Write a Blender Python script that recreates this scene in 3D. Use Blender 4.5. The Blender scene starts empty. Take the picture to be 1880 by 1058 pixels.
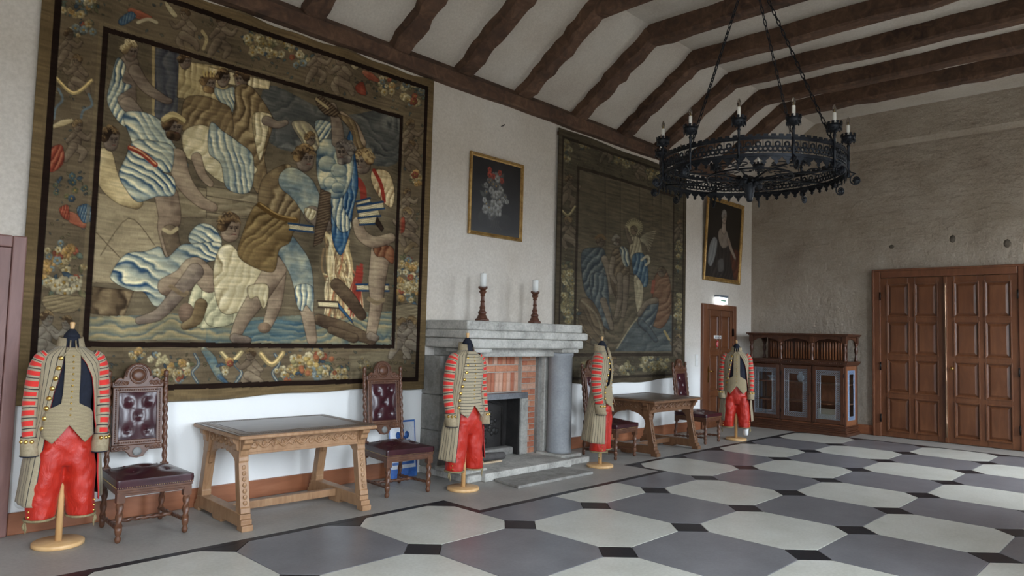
import bpy, bmesh, math, random
import numpy as np
from mathutils import Vector, Matrix
PI = math.pi
S = bpy.context.scene
COL = S.collection
random.seed(7)

# ------------------------------------------------------------------ camera
YAW, PITCH, ROLL, FPX, CAMH = math.radians(43.94855), math.radians(3.74446), math.radians(1.53245), 1306.534, 1.6
_f = np.array([math.cos(YAW)*math.cos(PITCH), math.sin(YAW)*math.cos(PITCH), math.sin(PITCH)])
_r = np.array([math.sin(YAW), -math.cos(YAW), 0.0])
_u = np.cross(_r, _f)
_c, _s = math.cos(ROLL), math.sin(ROLL)
CAMR = np.array([_c*_r + _s*_u, -_s*_r + _c*_u, _f])       # rows: right, up, forward
cam = bpy.data.cameras.new('camera')
cam.sensor_width = 36.0
cam.lens = FPX/1880*36.0
cam.clip_start = 0.05
co = bpy.data.objects.new('camera', cam)
COL.objects.link(co)
M = Matrix.Identity(4)
for i in range(3):
    M[i][0], M[i][1], M[i][2] = CAMR[0][i], CAMR[1][i], -CAMR[2][i]
M[2][3] = CAMH
co.matrix_world = M
S.camera = co

def wall_pt(px, py, D=6.46):
    """photo pixel -> (x, z) on the long wall plane y = D"""
    px = np.asarray(px, float); py = np.asarray(py, float)
    v = np.stack([(px-940)/FPX, (529-py)/FPX, np.ones_like(px)], -1) @ CAMR
    t = D/v[..., 1]
    return v[..., 0]*t, CAMH + v[..., 2]*t

# ------------------------------------------------------------------ world, light, exposure
S.view_settings.view_transform = 'Standard'
S.view_settings.look = 'None'
S.view_settings.gamma = 1.0
S.view_settings.use_curve_mapping = False
S.view_settings.exposure = 0.0
W = bpy.data.worlds.new('overcast_sky')
S.world = W
W.use_nodes = True
bg = W.node_tree.nodes['Background']
# overcast sky (brighter towards the zenith), dull ground below the horizon
_nt = W.node_tree
_tc = _nt.nodes.new('ShaderNodeTexCoord'); _sp = _nt.nodes.new('ShaderNodeSeparateXYZ'); _nt.links.new(_tc.outputs['Generated'], _sp.inputs[0])
_rp = _nt.nodes.new('ShaderNodeValToRGB'); _mp = _nt.nodes.new('ShaderNodeMapRange')
_mp.inputs['From Min'].default_value = -1; _mp.inputs['From Max'].default_value = 1
_nt.links.new(_sp.outputs['Z'], _mp.inputs['Value']); _nt.links.new(_mp.outputs['Result'], _rp.inputs['Fac'])
_e = _rp.color_ramp.elements
_e[0].position = .0; _e[0].color = (.11, .11, .105, 1); _e[1].position = 1.0; _e[1].color = (.84, .94, 1.04, 1)
for _p, _c4 in ((.495, (.11, .11, .105, 1)), (.505, (.45, .51, .58, 1)), (.75, (.65, .73, .82, 1))):
    _q = _e.new(_p); _q.color = _c4
_nt.links.new(_rp.outputs['Color'], bg.inputs['Color'])
bg.inputs['Strength'].default_value = 36.0

# room: long wall y = YW, far wall x = XF, window wall y = YS, near wall x = XN
YW, XF, YS, XN = 6.46, 13.65, -0.45, -4.2
WIN = [(-2.3, 1.9), (1.2, 1.9), (4.5, 1.5), (9.9, 1.4), (12.2, 1.4)]     # centre x, width of each window
WZ0, WZ1 = 0.95, 3.75
for i, (wx, ww) in enumerate(WIN):
    l = bpy.data.lights.new('window_daylight', 'AREA')
    l.shape = 'RECTANGLE'; l.size = ww; l.size_y = WZ1-WZ0
    l.cycles.is_portal = True
    lo = bpy.data.objects.new('window_daylight', l)
    COL.objects.link(lo)
    lo.location = (wx, YS-0.52, (WZ0+WZ1)/2)
    lo.rotation_euler = (PI/2, 0, 0)          # area lights shine along -Z: turned to face +Y
    lo.rotation_euler = (-PI/2, 0, 0) if False else (PI/2, 0, 0)

# ------------------------------------------------------------------ helpers
class MB:
    """collects shapes, then links them as ONE mesh object"""
    def __init__(s):
        s.v = []; s.f = []; s.uv = {}; s.sm = []
    def add(s, vs, fs, uvs=None, smooth=False):
        o = len(s.v)
        s.v += [tuple(map(float, q)) for q in vs]
        for k, f in enumerate(fs):
            s.f.append(tuple(i+o for i in f)); s.sm.append(smooth)
            if uvs is not None: s.uv[len(s.f)-1] = [uvs[i] for i in f]
        return s
    def box(s, x0, x1, y0, y1, z0, z1, m=None):
        vs = [(x, y, z) for z in (z0, z1) for y in (y0, y1) for x in (x0, x1)]
        if m is not None: vs = [tuple(m @ Vector(q)) for q in vs]
        return s.add(vs, [(0,2,3,1),(4,5,7,6),(0,1,5,4),(1,3,7,5),(3,2,6,7),(2,0,4,6)])
    def cbox(s, c, d, m=None):
        return s.box(c[0]-d[0]/2, c[0]+d[0]/2, c[1]-d[1]/2, c[1]+d[1]/2, c[2]-d[2]/2, c[2]+d[2]/2, m)
    def prism(s, poly, h0, h1, axis='z', m=None):
        """poly: 2-D outline; extruded along axis. axis z:(x,y) y:(x,z) x:(y,z)"""
        def P(a, b, h): return {'z': (a, b, h), 'y': (a, h, b), 'x': (h, a, b)}[axis]
        n = len(poly)
        vs = [P(a, b, h0) for a, b in poly] + [P(a, b, h1) for a, b in poly]
        if m is not None: vs = [tuple(m @ Vector(q)) for q in vs]
        fs = [tuple(range(n-1, -1, -1)), tuple(range(n, 2*n))] + [(i, (i+1) % n, n+(i+1) % n, n+i) for i in range(n)]
        return s.add(vs, fs)
    def lathe(s, prof, n=20, c=(0,0,0), m=None, smooth=True, cap=True):
        vs = []; 
        for r, z in prof:
            for k in range(n):
                a = 2*PI*k/n; vs.append((c[0]+r*math.cos(a), c[1]+r*math.sin(a), c[2]+z))
        if m is not None: vs = [tuple(m @ Vector(q)) for q in vs]
        fs = []
        for i in range(len(prof)-1):
            for k in range(n):
                fs.append((i*n+k, i*n+(k+1) % n, (i+1)*n+(k+1) % n, (i+1)*n+k))
        if cap:
            fs.append(tuple(range(n-1, -1, -1))); fs.append(tuple(range((len(prof)-1)*n, len(prof)*n)))
        return s.add(vs, fs, smooth=smooth)
    def tube(s, pts, r, n=8, smooth=True, closed=False, flat=1.0):
        pts = [Vector(q) for q in pts]
        rs = r if isinstance(r, (list, tuple)) else [r]*len(pts)
        vs = []; up = None; N = len(pts)
        for i, q in enumerate(pts):
            a = pts[(i-1) % N] if (closed or i > 0) else q
            b = pts[(i+1) % N] if (closed or i < N-1) else q
            t = (b-a).normalized()
            if up is None:
                up = Vector((0,0,1)) if abs(t.z) < .9 else Vector((1,0,0))
            x = t.cross(up)
            if x.length < 1e-6: x = t.orthogonal()
            x.normalize(); up = x.cross(t).normalized()
            for k in range(n):
                w = 2*PI*k/n
                vs.append(tuple(q + x*rs[i]*math.cos(w) + up*rs[i]*flat*math.sin(w)))
        fs = []
        for i in range(N if closed else N-1):
            j = (i+1) % N
            for k in range(n): fs.append((i*n+k, i*n+(k+1) % n, j*n+(k+1) % n, j*n+k))
        if not closed:
            fs.append(tuple(range(n-1, -1, -1))); fs.append(tuple(range((N-1)*n, N*n)))
        return s.add(vs, fs, smooth=smooth)
    def loft(s, rings, closed=True, cap=True, smooth=True, uv=True):
        """rings: list of equal-length point loops"""
        n = len(rings[0]); vs = [q for r in rings for q in r]; L = len(rings)
        m = n if closed else n-1
        o = len(s.v); s.v += [tuple(map(float, q)) for q in vs]
        for i in range(L-1):
            for k in range(m):
                k2 = (k+1) % n
                s.f.append((o+i*n+k, o+i*n+k2, o+(i+1)*n+k2, o+(i+1)*n+k)); s.sm.append(smooth)
                if uv:
                    u0, u1 = k/m, (k+1)/m
                    v0, v1 = i/(L-1), (i+1)/(L-1)
                    s.uv[len(s.f)-1] = [(u0, v0), (u1, v0), (u1, v1), (u0, v1)]
        if cap and closed:
            s.f.append(tuple(o+k for k in range(n-1, -1, -1))); s.sm.append(False)
            s.f.append(tuple(o+(L-1)*n+k for k in range(n))); s.sm.append(False)
        return s
    def sphere(s, c, r, n=10, m=6, sc=(1,1,1)):
        prof = [(max(1e-4, math.sin(PI*i/m)), -math.cos(PI*i/m)) for i in range(m+1)]
        vs = [(c[0]+r*sc[0]*a*math.cos(2*PI*k/n), c[1]+r*sc[1]*a*math.sin(2*PI*k/n), c[2]+r*sc[2]*z) for a, z in prof for k in range(n)]
        fs = [(i*n+k, i*n+(k+1) % n, (i+1)*n+(k+1) % n, (i+1)*n+k) for i in range(m) for k in range(n)]
        return s.add(vs, fs, smooth=True)
    def mesh(s, name, mat):
        me = bpy.data.meshes.new(name)
        me.from_pydata(s.v, [], s.f)
        me.polygons.foreach_set('use_smooth', s.sm)
        if s.uv:
            ul = me.uv_layers.new(name='UVMap')
            for p in me.polygons:
                q = s.uv.get(p.index)
                if q:
                    for j, li in enumerate(p.loop_indices): ul.data[li].uv = q[j]
        if mat is not None: me.materials.append(mat)
        bm = bmesh.new(); bm.from_mesh(me)
        bmesh.ops.recalc_face_normals(bm, faces=bm.faces); bm.to_mesh(me); bm.free()
        me.update()
        return me
    def build(s, name, mat, parent=None, bevel=0, seg=2, loc=None, rotz=None):
        o = bpy.data.objects.new(name, s.mesh(name, mat)); COL.objects.link(o)
        if parent is not None: o.parent = parent
        if loc is not None: o.location = loc
        if rotz is not None: o.rotation_euler = (0, 0, rotz)
        if bevel:
            b = o.modifiers.new('bevel', 'BEVEL'); b.width = bevel; b.segments = seg
            b.limit_method = 'ANGLE'; b.angle_limit = math.radians(40)
        return o

def link(name, me, parent=None, loc=(0,0,0), rot=(0,0,0), sc=(1,1,1)):
    o = bpy.data.objects.new(name, me); COL.objects.link(o)
    o.location = loc; o.rotation_euler = rot; o.scale = sc
    if parent is not None: o.parent = parent
    return o
def thing(name, label, cat, loc=(0,0,0), rotz=0.0, group=None):
    o = bpy.data.objects.new(name, None); COL.objects.link(o)
    o.empty_display_size = .1
    o.location = loc; o.rotation_euler = (0, 0, rotz)
    o['label'] = label; o['category'] = cat
    if group: o['group'] = group
    return o
def tag(o, label, cat, group=None):
    o['label'] = label; o['category'] = cat
    if group: o['group'] = group
    return o
def struct(o):
    o['kind'] = 'structure'; return o
def dup(root, loc, rotz, label=None):
    r = root.copy(); COL.objects.link(r); r.location = loc; r.rotation_euler = (0, 0, rotz)
    if label: r['label'] = label
    for ch in list(root.children):
        c = ch.copy(); COL.objects.link(c); c.parent = r
        for g in ch.children:
            d = g.copy(); COL.objects.link(d); d.parent = c
    return r
def RZ(a): return Matrix.Rotation(a, 4, 'Z')
def T(x, y, z): return Matrix.Translation((x, y, z))

# ------------------------------------------------------------------ materials
def lin(c):
    return tuple(((x/255)/12.92 if x/255 <= .04045 else ((x/255+.055)/1.055)**2.4) for x in c) + (1,)
def base_mat(name, rough=.6, metal=0.0, spec=None):
    m = bpy.data.materials.new(name); m.use_nodes = True
    nt = m.node_tree; b = nt.nodes['Principled BSDF']
    b.inputs['Roughness'].default_value = rough; b.inputs['Metallic'].default_value = metal
    if spec is not None: b.inputs['Specular IOR Level'].default_value = spec
    return m, nt, b
def coords(nt, scale=(1,1,1), kind='Object', rot=(0,0,0)):
    tc = nt.nodes.new('ShaderNodeTexCoord'); mp = nt.nodes.new('ShaderNodeMapping')
    mp.inputs['Scale'].default_value = scale; mp.inputs['Rotation'].default_value = rot
    nt.links.new(tc.outputs[kind], mp.inputs['Vector'])
    return mp.outputs['Vector']
def noise(nt, vec, scale, detail=4, rough=.55, dist=0.0):
    n = nt.nodes.new('ShaderNodeTexNoise')
    n.inputs['Scale'].default_value = scale; n.inputs['Detail'].default_value = detail
    n.inputs['Roughness'].default_value = rough; n.inputs['Distortion'].default_value = dist
    nt.links.new(vec, n.inputs['Vector'])
    return n.outputs['Fac']
def ramp(nt, fac, stops, interp='LINEAR'):
    r = nt.nodes.new('ShaderNodeValToRGB'); e = r.color_ramp.elements
    r.color_ramp.interpolation = interp
    while len(e) < len(stops): e.new(.5)
    for i, (p, c) in enumerate(stops):
        e[i].position = p; e[i].color = lin(c) if len(c) == 3 else c
    nt.links.new(fac, r.inputs['Fac'])
    return r.outputs['Color']
def mix(nt, fac, a, b, mode='MIX'):
    m = nt.nodes.new('ShaderNodeMix'); m.data_type = 'RGBA'; m.blend_type = mode
    for sock, v in ((m.inputs[0], fac), (m.inputs[6], a), (m.inputs[7], b)):
        if isinstance(v, (int, float)): sock.default_value = v
        elif isinstance(v, tuple): sock.default_value = v
        else: nt.links.new(v, sock)
    return m.outputs[2]
def bump(nt, b, h, strength=.3, dist=.01):
    n = nt.nodes.new('ShaderNodeBump'); n.inputs['Strength'].default_value = strength; n.inputs['Distance'].default_value = dist
    nt.links.new(h, n.inputs['Height']); nt.links.new(n.outputs['Normal'], b.inputs['Normal'])
def wood(name, c1, c2, c3, scale=(1,1,8), rough=.45, grain=6.0, bumps=.15):
    m, nt, b = base_mat(name, rough)
    v = coords(nt, scale)
    n1 = noise(nt, v, grain, 6, .6, 1.2); n2 = noise(nt, coords(nt, (1,1,1)), 1.7, 3)
    c = ramp(nt, n1, [(.28, c1), (.5, c2), (.72, c3)])
    c = mix(nt, .35, c, ramp(nt, n2, [(.3, c1), (.7, c3)]))
    nt.links.new(c, b.inputs['Base Color'])
    bump(nt, b, n1, bumps, .004)
    return m
def mottled(name, cols, scale=4.0, rough=.8, bstr=.3, bdist=.01, bscale=None, spec=None, fine=40.0):
    m, nt, b = base_mat(name, rough, 0, spec)
    v = coords(nt)
    n1 = noise(nt, v, scale, 5, .6); n2 = noise(nt, v, fine, 3, .6)
    k = len(cols)
    c = ramp(nt, n1, [(.3+.4*i/max(1, k-1), cols[i]) for i in range(k)])
    c = mix(nt, .25, c, ramp(nt, n2, [(.3, tuple(int(x*.75) for x in cols[0])), (.7, cols[-1])]))
    nt.links.new(c, b.inputs['Base Color'])
    bump(nt, b, noise(nt, v, bscale or fine, 5, .65), bstr, bdist)
    return m
def plain(name, c, rough=.5, metal=0.0, spec=None):
    m, nt, b = base_mat(name, rough, metal, spec); b.inputs['Base Color'].default_value = lin(c)
    return m

MAT = {}
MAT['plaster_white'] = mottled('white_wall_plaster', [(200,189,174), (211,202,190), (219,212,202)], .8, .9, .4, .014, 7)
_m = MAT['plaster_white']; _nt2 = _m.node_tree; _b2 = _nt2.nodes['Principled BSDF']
# plaster colour is whiter over the lowest metre, blending to cream above
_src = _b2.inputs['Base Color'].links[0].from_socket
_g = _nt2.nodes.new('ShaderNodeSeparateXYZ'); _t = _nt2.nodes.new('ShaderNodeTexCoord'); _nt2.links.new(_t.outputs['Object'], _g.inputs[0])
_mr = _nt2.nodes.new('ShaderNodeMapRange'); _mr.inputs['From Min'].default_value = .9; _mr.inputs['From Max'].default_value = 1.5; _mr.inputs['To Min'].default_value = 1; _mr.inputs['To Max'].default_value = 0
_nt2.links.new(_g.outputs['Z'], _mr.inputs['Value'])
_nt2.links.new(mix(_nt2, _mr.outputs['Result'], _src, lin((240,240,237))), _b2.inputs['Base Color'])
MAT['plaster_ceiling'] = mottled('ceiling_plaster', [(182,170,156), (197,187,174), (206,198,187)], 1.2, .9, .5, .016, 6)
MAT['plaster_far'] = mottled('rough_grey_plaster', [(146,131,115), (166,153,137), (180,169,155)], 1.1, .92, .9, .03, 5)
_n3 = MAT['plaster_far'].node_tree; _b3 = _n3.nodes['Principled BSDF']
# trowelled coat over uneven stone courses
_v3 = coords(_n3, (1, 1, 2.6)); _h1 = noise(_n3, _v3, 2.2, 4, .55, .2); _h2 = noise(_n3, coords(_n3, (1, 1.6, 1.0), 'Object', (.5, 0, 0)), 8, 4, .6, .3)
_mm = _n3.nodes.new('ShaderNodeMath'); _mm.operation = 'MULTIPLY_ADD'; _n3.links.new(_h2, _mm.inputs[0]); _mm.inputs[1].default_value = .55; _n3.links.new(_h1, _mm.inputs[2])
bump(_n3, _b3, _mm.outputs[0], .55, .09)
MAT['beam'] = wood('old_beam_oak', (44,29,21), (82,57,42), (122,92,70), (1,1,1), .8, 7, .9)
MAT['tile_light'] = mottled('pale_floor_tile', [(184,182,170), (196,194,184), (204,203,194)], 3, .32, .08, .003, 60)
MAT['tile_dark'] = mottled('grey_floor_tile', [(104,103,106), (116,115,118), (126,125,128)], 3, .32, .08, .003, 60)
MAT['tile_black'] = mottled('black_floor_tile', [(22,23,27), (28,29,34), (34,35,41)], 5, .4, .05, .003, 60)
MAT['floor_margin'] = mottled('grey_screed', [(146,142,135), (158,154,147), (166,163,157)], 2, .45, .1, .003, 50)
MAT['skirting'] = wood('skirting_pine', (122,72,46), (146,90,60), (166,110,78), (.3,2,2), .4, 4, .05)
MAT['door_wood'] = wood('door_oak', (82,48,29), (102,61,37), (118,75,48), (2,2,.35), .32, 6, .05)
MAT['door_frame'] = wood('door_frame_oak', (88,52,33), (108,66,43), (124,79,54), (2,2,.35), .35, 6, .05)
MAT['door_left'] = wood('left_door_wood', (104,70,64), (122,86,78), (136,100,92), (2,2,.35), .45, 6, .1)
MAT['iron_dark'] = plain('dark_iron', (46,44,44), .4, .9)
MAT['brass'] = plain('brass', (196,160,92), .25, 1.0)
# ------------------------------------------------------------------ room shell
WT = 0.45
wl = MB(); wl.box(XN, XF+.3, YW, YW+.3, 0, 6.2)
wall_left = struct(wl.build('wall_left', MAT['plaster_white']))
# far wall: lower part stands forward under a sloping ledge
fw = MB()
fw.prism([(XF, 0), (XF, 5.13), (XF-.10, 5.21), (XF-.10, 6.2), (XF+.5, 6.2), (XF+.5, 0)], YS-.6, YW+.3, 'y')
wall_back = struct(fw.build('wall_back', MAT['plaster_far']))
for (y, z, r, sq) in ((3.86, 3.33, .045, .8), (2.92, 3.40, .045, 1.5), (2.16, 3.27, .05, 1.4)):
    h = MB(); h.lathe([(r, 0), (r*.85, .006), (r*.4, .009)], 9, m=T(XF, y, z) @ Matrix.Rotation(-PI/2, 4, 'Y') @ Matrix.Diagonal((sq, 1, 1, 1)))
    h.build('wall_patch', mottled('dark_mortar_patch', [(86,78,68), (104,96,84)], 20, .95), wall_back)
# near wall behind the camera
nw = MB(); nw.box(XN-.3, XN, YS-.6, YW+.3, 0, 6.2)
struct(nw.build('wall_front', MAT['plaster_white']))
# window wall, built around its openings
ww = MB(); xs = [XN-.3]
for cx, w in WIN: xs += [cx-w/2, cx+w/2]
xs.append(XF+.3)
for i in range(0, len(xs), 2): ww.box(xs[i], xs[i+1], YS-.5, YS, 0, 6.2)
for cx, w in WIN:
    ww.box(cx-w/2, cx+w/2, YS-.5, YS, 0, WZ0); ww.box(cx-w/2, cx+w/2, YS-.5, YS, WZ1, 6.2)
wall_right = struct(ww.build('wall_right', MAT['plaster_white']))
MAT['win_frame'] = plain('window_frame_paint', (200,196,186), .5)
gm, gnt, gb = base_mat('clear_window_glass', 0.0)          # thin pane: mostly clear, a little gloss
_tr = gnt.nodes.new('ShaderNodeBsdfTransparent'); _gl = gnt.nodes.new('ShaderNodeBsdfGlossy'); _gl.inputs['Roughness'].default_value = .02
_mx = gnt.nodes.new('ShaderNodeMixShader'); _mx.inputs[0].default_value = .06
gnt.links.new(_tr.outputs[0], _mx.inputs[1]); gnt.links.new(_gl.outputs[0], _mx.inputs[2]); gnt.links.new(_mx.outputs[0], gnt.nodes['Material Output'].inputs['Surface'])
MAT['win_glass'] = gm
for i, (cx, w) in enumerate(WIN):
    fr = MB(); t = .06; y0, y1 = YS-.40, YS-.34
    fr.box(cx-w/2, cx-w/2+t, y0, y1, WZ0, WZ1); fr.box(cx+w/2-t, cx+w/2, y0, y1, WZ0, WZ1)
    fr.box(cx-w/2+t, cx+w/2-t, y0, y1, WZ0, WZ0+t); fr.box(cx-w/2+t, cx+w/2-t, y0, y1, WZ1-t, WZ1)
    fr.box(cx-.03, cx+.03, y0, y1, WZ0+t, WZ1-t); fr.box(cx-w/2+t, cx+w/2-t, y0, y1, 2.75, 2.82)
    fo = struct(fr.build('window_%d' % (i+1), MAT['win_frame']))
    for (xa, xb, za, zb) in ((cx-w/2+t, cx-.03, WZ0+t, 2.75), (cx+.03, cx+w/2-t, WZ0+t, 2.75), (cx-w/2+t, cx-.03, 2.82, WZ1-t), (cx+.03, cx+w/2-t, 2.82, WZ1-t)):
        g = MB(); g.box(xa, xb, YS-.372, YS-.368, za, zb); g.build('pane', MAT['win_glass'], fo)

# ceiling: flat middle, sloping sides
ZP, ZF, SL = 4.84, 5.76, 0.70
yb = YW-(ZF-ZP)/SL
YSB = YS+(ZF-ZP)/SL
cl = MB()
cl.prism([(YW+.3, ZP-.3*SL), (yb, ZF), (YSB, ZF), (YS-.6, ZP-.6*SL), (YS-.6, 6.3), (YW+.3, 6.3)], XN-.3, XF+.5, 'x')
ceiling = struct(cl.build('ceiling', MAT['plaster_ceiling']))
rng = random.Random(3)
def beam_mesh(x, w, ys, zs, depth):
    """old hewn timber following (y,z) underside polyline ys/zs, slightly uneven"""
    m = MB(); pts = []
    for i in range(len(ys)-1):
        n = 7
        for k in range(n if i < len(ys)-2 else n+1):
            t = k/n; pts.append((ys[i]+(ys[i+1]-ys[i])*t, zs[i]+(zs[i+1]-zs[i])*t))
    return pts
def beam(x, w, p0, p1, depth, up, name='beam', seed=0):
    """one hewn beam from p0 to p1 in the plane x=const; up = direction (y,z) towards the plaster"""
    r = random.Random(seed); n = 14; rings = []
    for k in range(n+1):
        t = k/n; y = p0[0]+(p1[0]-p0[0])*t; z = p0[1]+(p1[1]-p0[1])*t
        j = lambda a: (r.random()-.5)*a
        a = w/2; jl, jr, jd = j(.045), j(.045), j(.035)
        sag = .012*math.sin(3*t+seed)
        c = .02+abs(j(.03))
        q = [(-a+jl, depth), (-a+jl, c), (-a+jl+c, sag+jd), (a+jr-c*.6, sag+jd), (a+jr, c*.6), (a+jr, depth)]
        rings.append([(x+q_[0], y+up[0]*q_[1], z+up[1]*q_[1]) for q_ in q])
    m = MB(); m.loft(rings, True, True, False, False)
    return m.build(name, MAT['beam'], ceiling)
BX = [-3.1, -2.0, -.9, .3, 1.45, 2.55, 3.62, 4.72, 5.70, 6.77, 7.94, 9.07, 10.15, 11.2, 12.07]
nrm = (math.sin(math.atan(SL)), math.cos(math.atan(SL)))
for i, x in enumerate(BX):
    w = .205 + .025*rng.random()
    beam(x, w, (YW-.02, 4.69), (5.08, 5.565), .24, (nrm[0], nrm[1]), 'rafter', i)
    beam(x, w*.97, (5.20, 5.53), (YSB+.03, 5.53), .26, (0, 1), 'ceiling_beam', 40+i)
    beam(x, w, (YSB+.12, 5.565), (YS+.02, 4.69), .24, (-nrm[0], nrm[1]), 'rafter', 80+i)
beam_plate = MB()
r = random.Random(5); rings = []
for k in range(41):
    x = XN+(XF-XN)*k/40; j = lambda a: (r.random()-.5)*a
    y0 = YW-.115+j(.02); z0 = 4.585+j(.016)
    rings.append([(x, YW+.02, z0), (x, y0+.02, z0), (x, y0, z0+.02), (x, y0, 4.735+j(.02)), (x, YW+.02, 4.86)])
beam_plate.loft(rings, True, True, False, False)
beam_plate.build('wall_plate', MAT['beam'], ceiling)
bp2 = MB(); bp2.box(XN, XF, YS-.02, YS+.12, 4.57, 4.75)
bp2.build('wall_plate', MAT['beam'], ceiling)

# skirting boards
def skirt(name, x0, x1, y0, y1):
    b = MB(); b.box(x0, x1, y0, y1, 0, .165)
    return struct(b.build(name, MAT['skirting'], None, .008))
skirt('baseboard_left', 1.32, 5.2, YW-.03, YW)
skirt('baseboard_left', 7.28, 11.62, YW-.03, YW)
skirt('baseboard_left', 12.94, XF, YW-.03, YW)
skirt('baseboard_back', XF-.03, XF, 4.16, YW-.03)

# ------------------------------------------------------------------ floor: screed margin, black border, octagon tiles, black diamonds
fb = MB(); fb.box(XN-.3, XF+.5, YS-.6, YW+.3, -.12, -.012)
floor = struct(fb.build('floor', MAT['floor_margin']))
SX, SY, X0, Y0 = 1.04399, 1.00245, 3.4548, 4.1691
HD = .18                                  # half diagonal of a diamond
def clip(poly, a, b, c):
    """keep a*x+b*y<=c"""
    out = []
    for i in range(len(poly)):
        p, q = poly[i], poly[(i+1) % len(poly)]
        dp, dq = a*p[0]+b*p[1]-c, a*q[0]+b*q[1]-c
        if dp <= 0: out.append(p)
        if dp*dq < 0:
            t = dp/(dp-dq); out.append((p[0]+(q[0]-p[0])*t, p[1]+(q[1]-p[1])*t))
    return out
# tiled field: y below 5.215, except the bay x 4.64..7.48 in front of the hearth (y below 4.665)
XA, XB, YT, YJ, XE = 4.4988, 7.6308, 5.17155, 4.67, 12.8507
GAP = .0035
def zones(poly):
    lo = clip(clip(poly, 0, 1, YJ), 1, 0, XE)
    l2 = clip(clip(clip(poly, 0, -1, -YJ), 0, 1, YT), 1, 0, XA)
    r2 = clip(clip(clip(clip(poly, 0, -1, -YJ), 0, 1, YT), -1, 0, -XB), 1, 0, XE)
    return lo, l2, r2
def area(p): return .5*abs(sum(p[i][0]*p[(i+1) % len(p)][1]-p[(i+1) % len(p)][0]*p[i][1] for i in range(len(p)))) if len(p) > 2 else 0
def convex_join(a, b):
    """joins two zone pieces of one tile that share the seam y = YJ"""
    pts = sorted(set((round(x, 5), round(y, 5)) for x, y in a+b))
    def half(ps):
        h = []
        for q in ps:
            while len(h) > 1 and (h[-1][0]-h[-2][0])*(q[1]-h[-2][1])-(h[-1][1]-h[-2][1])*(q[0]-h[-2][0]) <= 1e-7: h.pop()
            h.append(q)
        return h
    lo = half(pts); up = half(pts[::-1])
    return lo[:-1]+up[:-1]
def shrink(poly, g):
    cx = sum(q[0] for q in poly)/len(poly); cy = sum(q[1] for q in poly)/len(poly)
    out = []
    for x, y in poly:
        d = math.hypot(x-cx, y-cy); out.append((cx+(x-cx)*(1-g/d), cy+(y-cy)*(1-g/d)))
    return out
def lay(poly, mat, name):
    lo, l2, r2 = zones(poly)
    pieces = []
    for side in (l2, r2):
        if area(side) > 1e-3:
            J = convex_join(lo, side) if area(lo) > 1e-3 else side
            # a tile crossing the step of the border keeps both zone pieces apart
            if area(lo) > 1e-3 and abs(area(J)-area(lo)-area(side)) > 2e-3: pieces += [lo, side]
            else: pieces.append(J)
            lo = []
    if area(lo) > 1e-3: pieces.append(lo)
    for p in pieces:
        if area(p) < 2e-3: continue
        m = MB(); m.prism(shrink(p, GAP), -.012, 0.0)
        m.build(name, mat, floor, .0015, 1)
hx, hy = SX/2, SY/2
for i in range(-6, 10):
    for j in range(-5, 2):
        cx, cy = X0+(i+.5)*SX, Y0+(j+.5)*SY
        octo = [(cx-hx+HD, cy-hy), (cx+hx-HD, cy-hy), (cx+hx, cy-hy+HD), (cx+hx, cy+hy-HD), (cx+hx-HD, cy+hy), (cx-hx+HD, cy+hy), (cx-hx, cy+hy-HD), (cx-hx, cy-hy+HD)]
        if cy-hy > YS-.1 or cy+hy > YS: lay(octo, MAT['tile_light'] if (i+j) % 2 == 0 else MAT['tile_dark'], 'octagon_tile')
        vx, vy = X0+i*SX, Y0+j*SY
        if vy > YS-.1: lay([(vx-HD, vy), (vx, vy-HD), (vx+HD, vy), (vx, vy+HD)], MAT['tile_black'], 'diamond_tile')
BW = .075
strips = [(XN, XA+BW, YT, YT+BW), (XA, XA+BW, YJ, YT), (XA+BW, XB-BW, YJ, YJ+BW), (XB-BW, XB, YJ, YT), (XB-BW, XE+BW, YT, YT+BW), (XE, XE+BW, YS, YT)]
for (a, b_, c, d) in strips:
    m = MB(); m.box(a+GAP/2, b_-GAP/2, c+GAP/2, d-GAP/2, -.012, 0); m.build('border_strip', MAT['tile_black'], floor)
# screed in level with the tiles
for (a, b_, c, d) in ((XN, XA+BW, YT+BW, YW), (XA+BW, XB-BW, YJ+BW, YW), (XB-BW, XF, YT+BW, YW), (XE+BW, XF, YS, YT+BW)):
    m = MB(); m.box(a+GAP/2, b_-GAP/2, c+GAP/2, d-GAP/2, -.012, 0); m.build('screed_margin', MAT['floor_margin'], floor)
# ------------------------------------------------------------------ doors
def panel_piece(m, x0, x1, z0, z1, y, d=.014, rim=.035):
    """raised-and-fielded panel facing -y, standing in a frame whose face is y"""
    a = .02
    ring0 = [(x0, y+.012, z0), (x1, y+.012, z0), (x1, y+.012, z1), (x0, y+.012, z1)]
    ring1 = [(x0+a, y+.022, z0+a), (x1-a, y+.022, z0+a), (x1-a, y+.022, z1-a), (x0+a, y+.022, z1-a)]
    b = a+rim
    ring2 = [(x0+b, y+.022-d, z0+b), (x1-b, y+.022-d, z0+b), (x1-b, y+.022-d, z1-b), (x0+b, y+.022-d, z1-b)]
    back = [(x0, y+.04, z0), (x1, y+.04, z0), (x1, y+.04, z1), (x0, y+.04, z1)]
    m.loft([back, ring0, ring1, ring2], True, True, False, False)
def moulding(m, x0, x1, z0, z1, y, w=.022, h=.012):
    """bead running round a panel opening, proud of the frame"""
    for (a, b, c, d) in ((x0-w, x0, z0-w, z1+w), (x1, x1+w, z0-w, z1+w), (x0, x1, z0-w, z0), (x0, x1, z1, z1+w)):
        m.box(a, b, y-h, y+.02, c, d)
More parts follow.
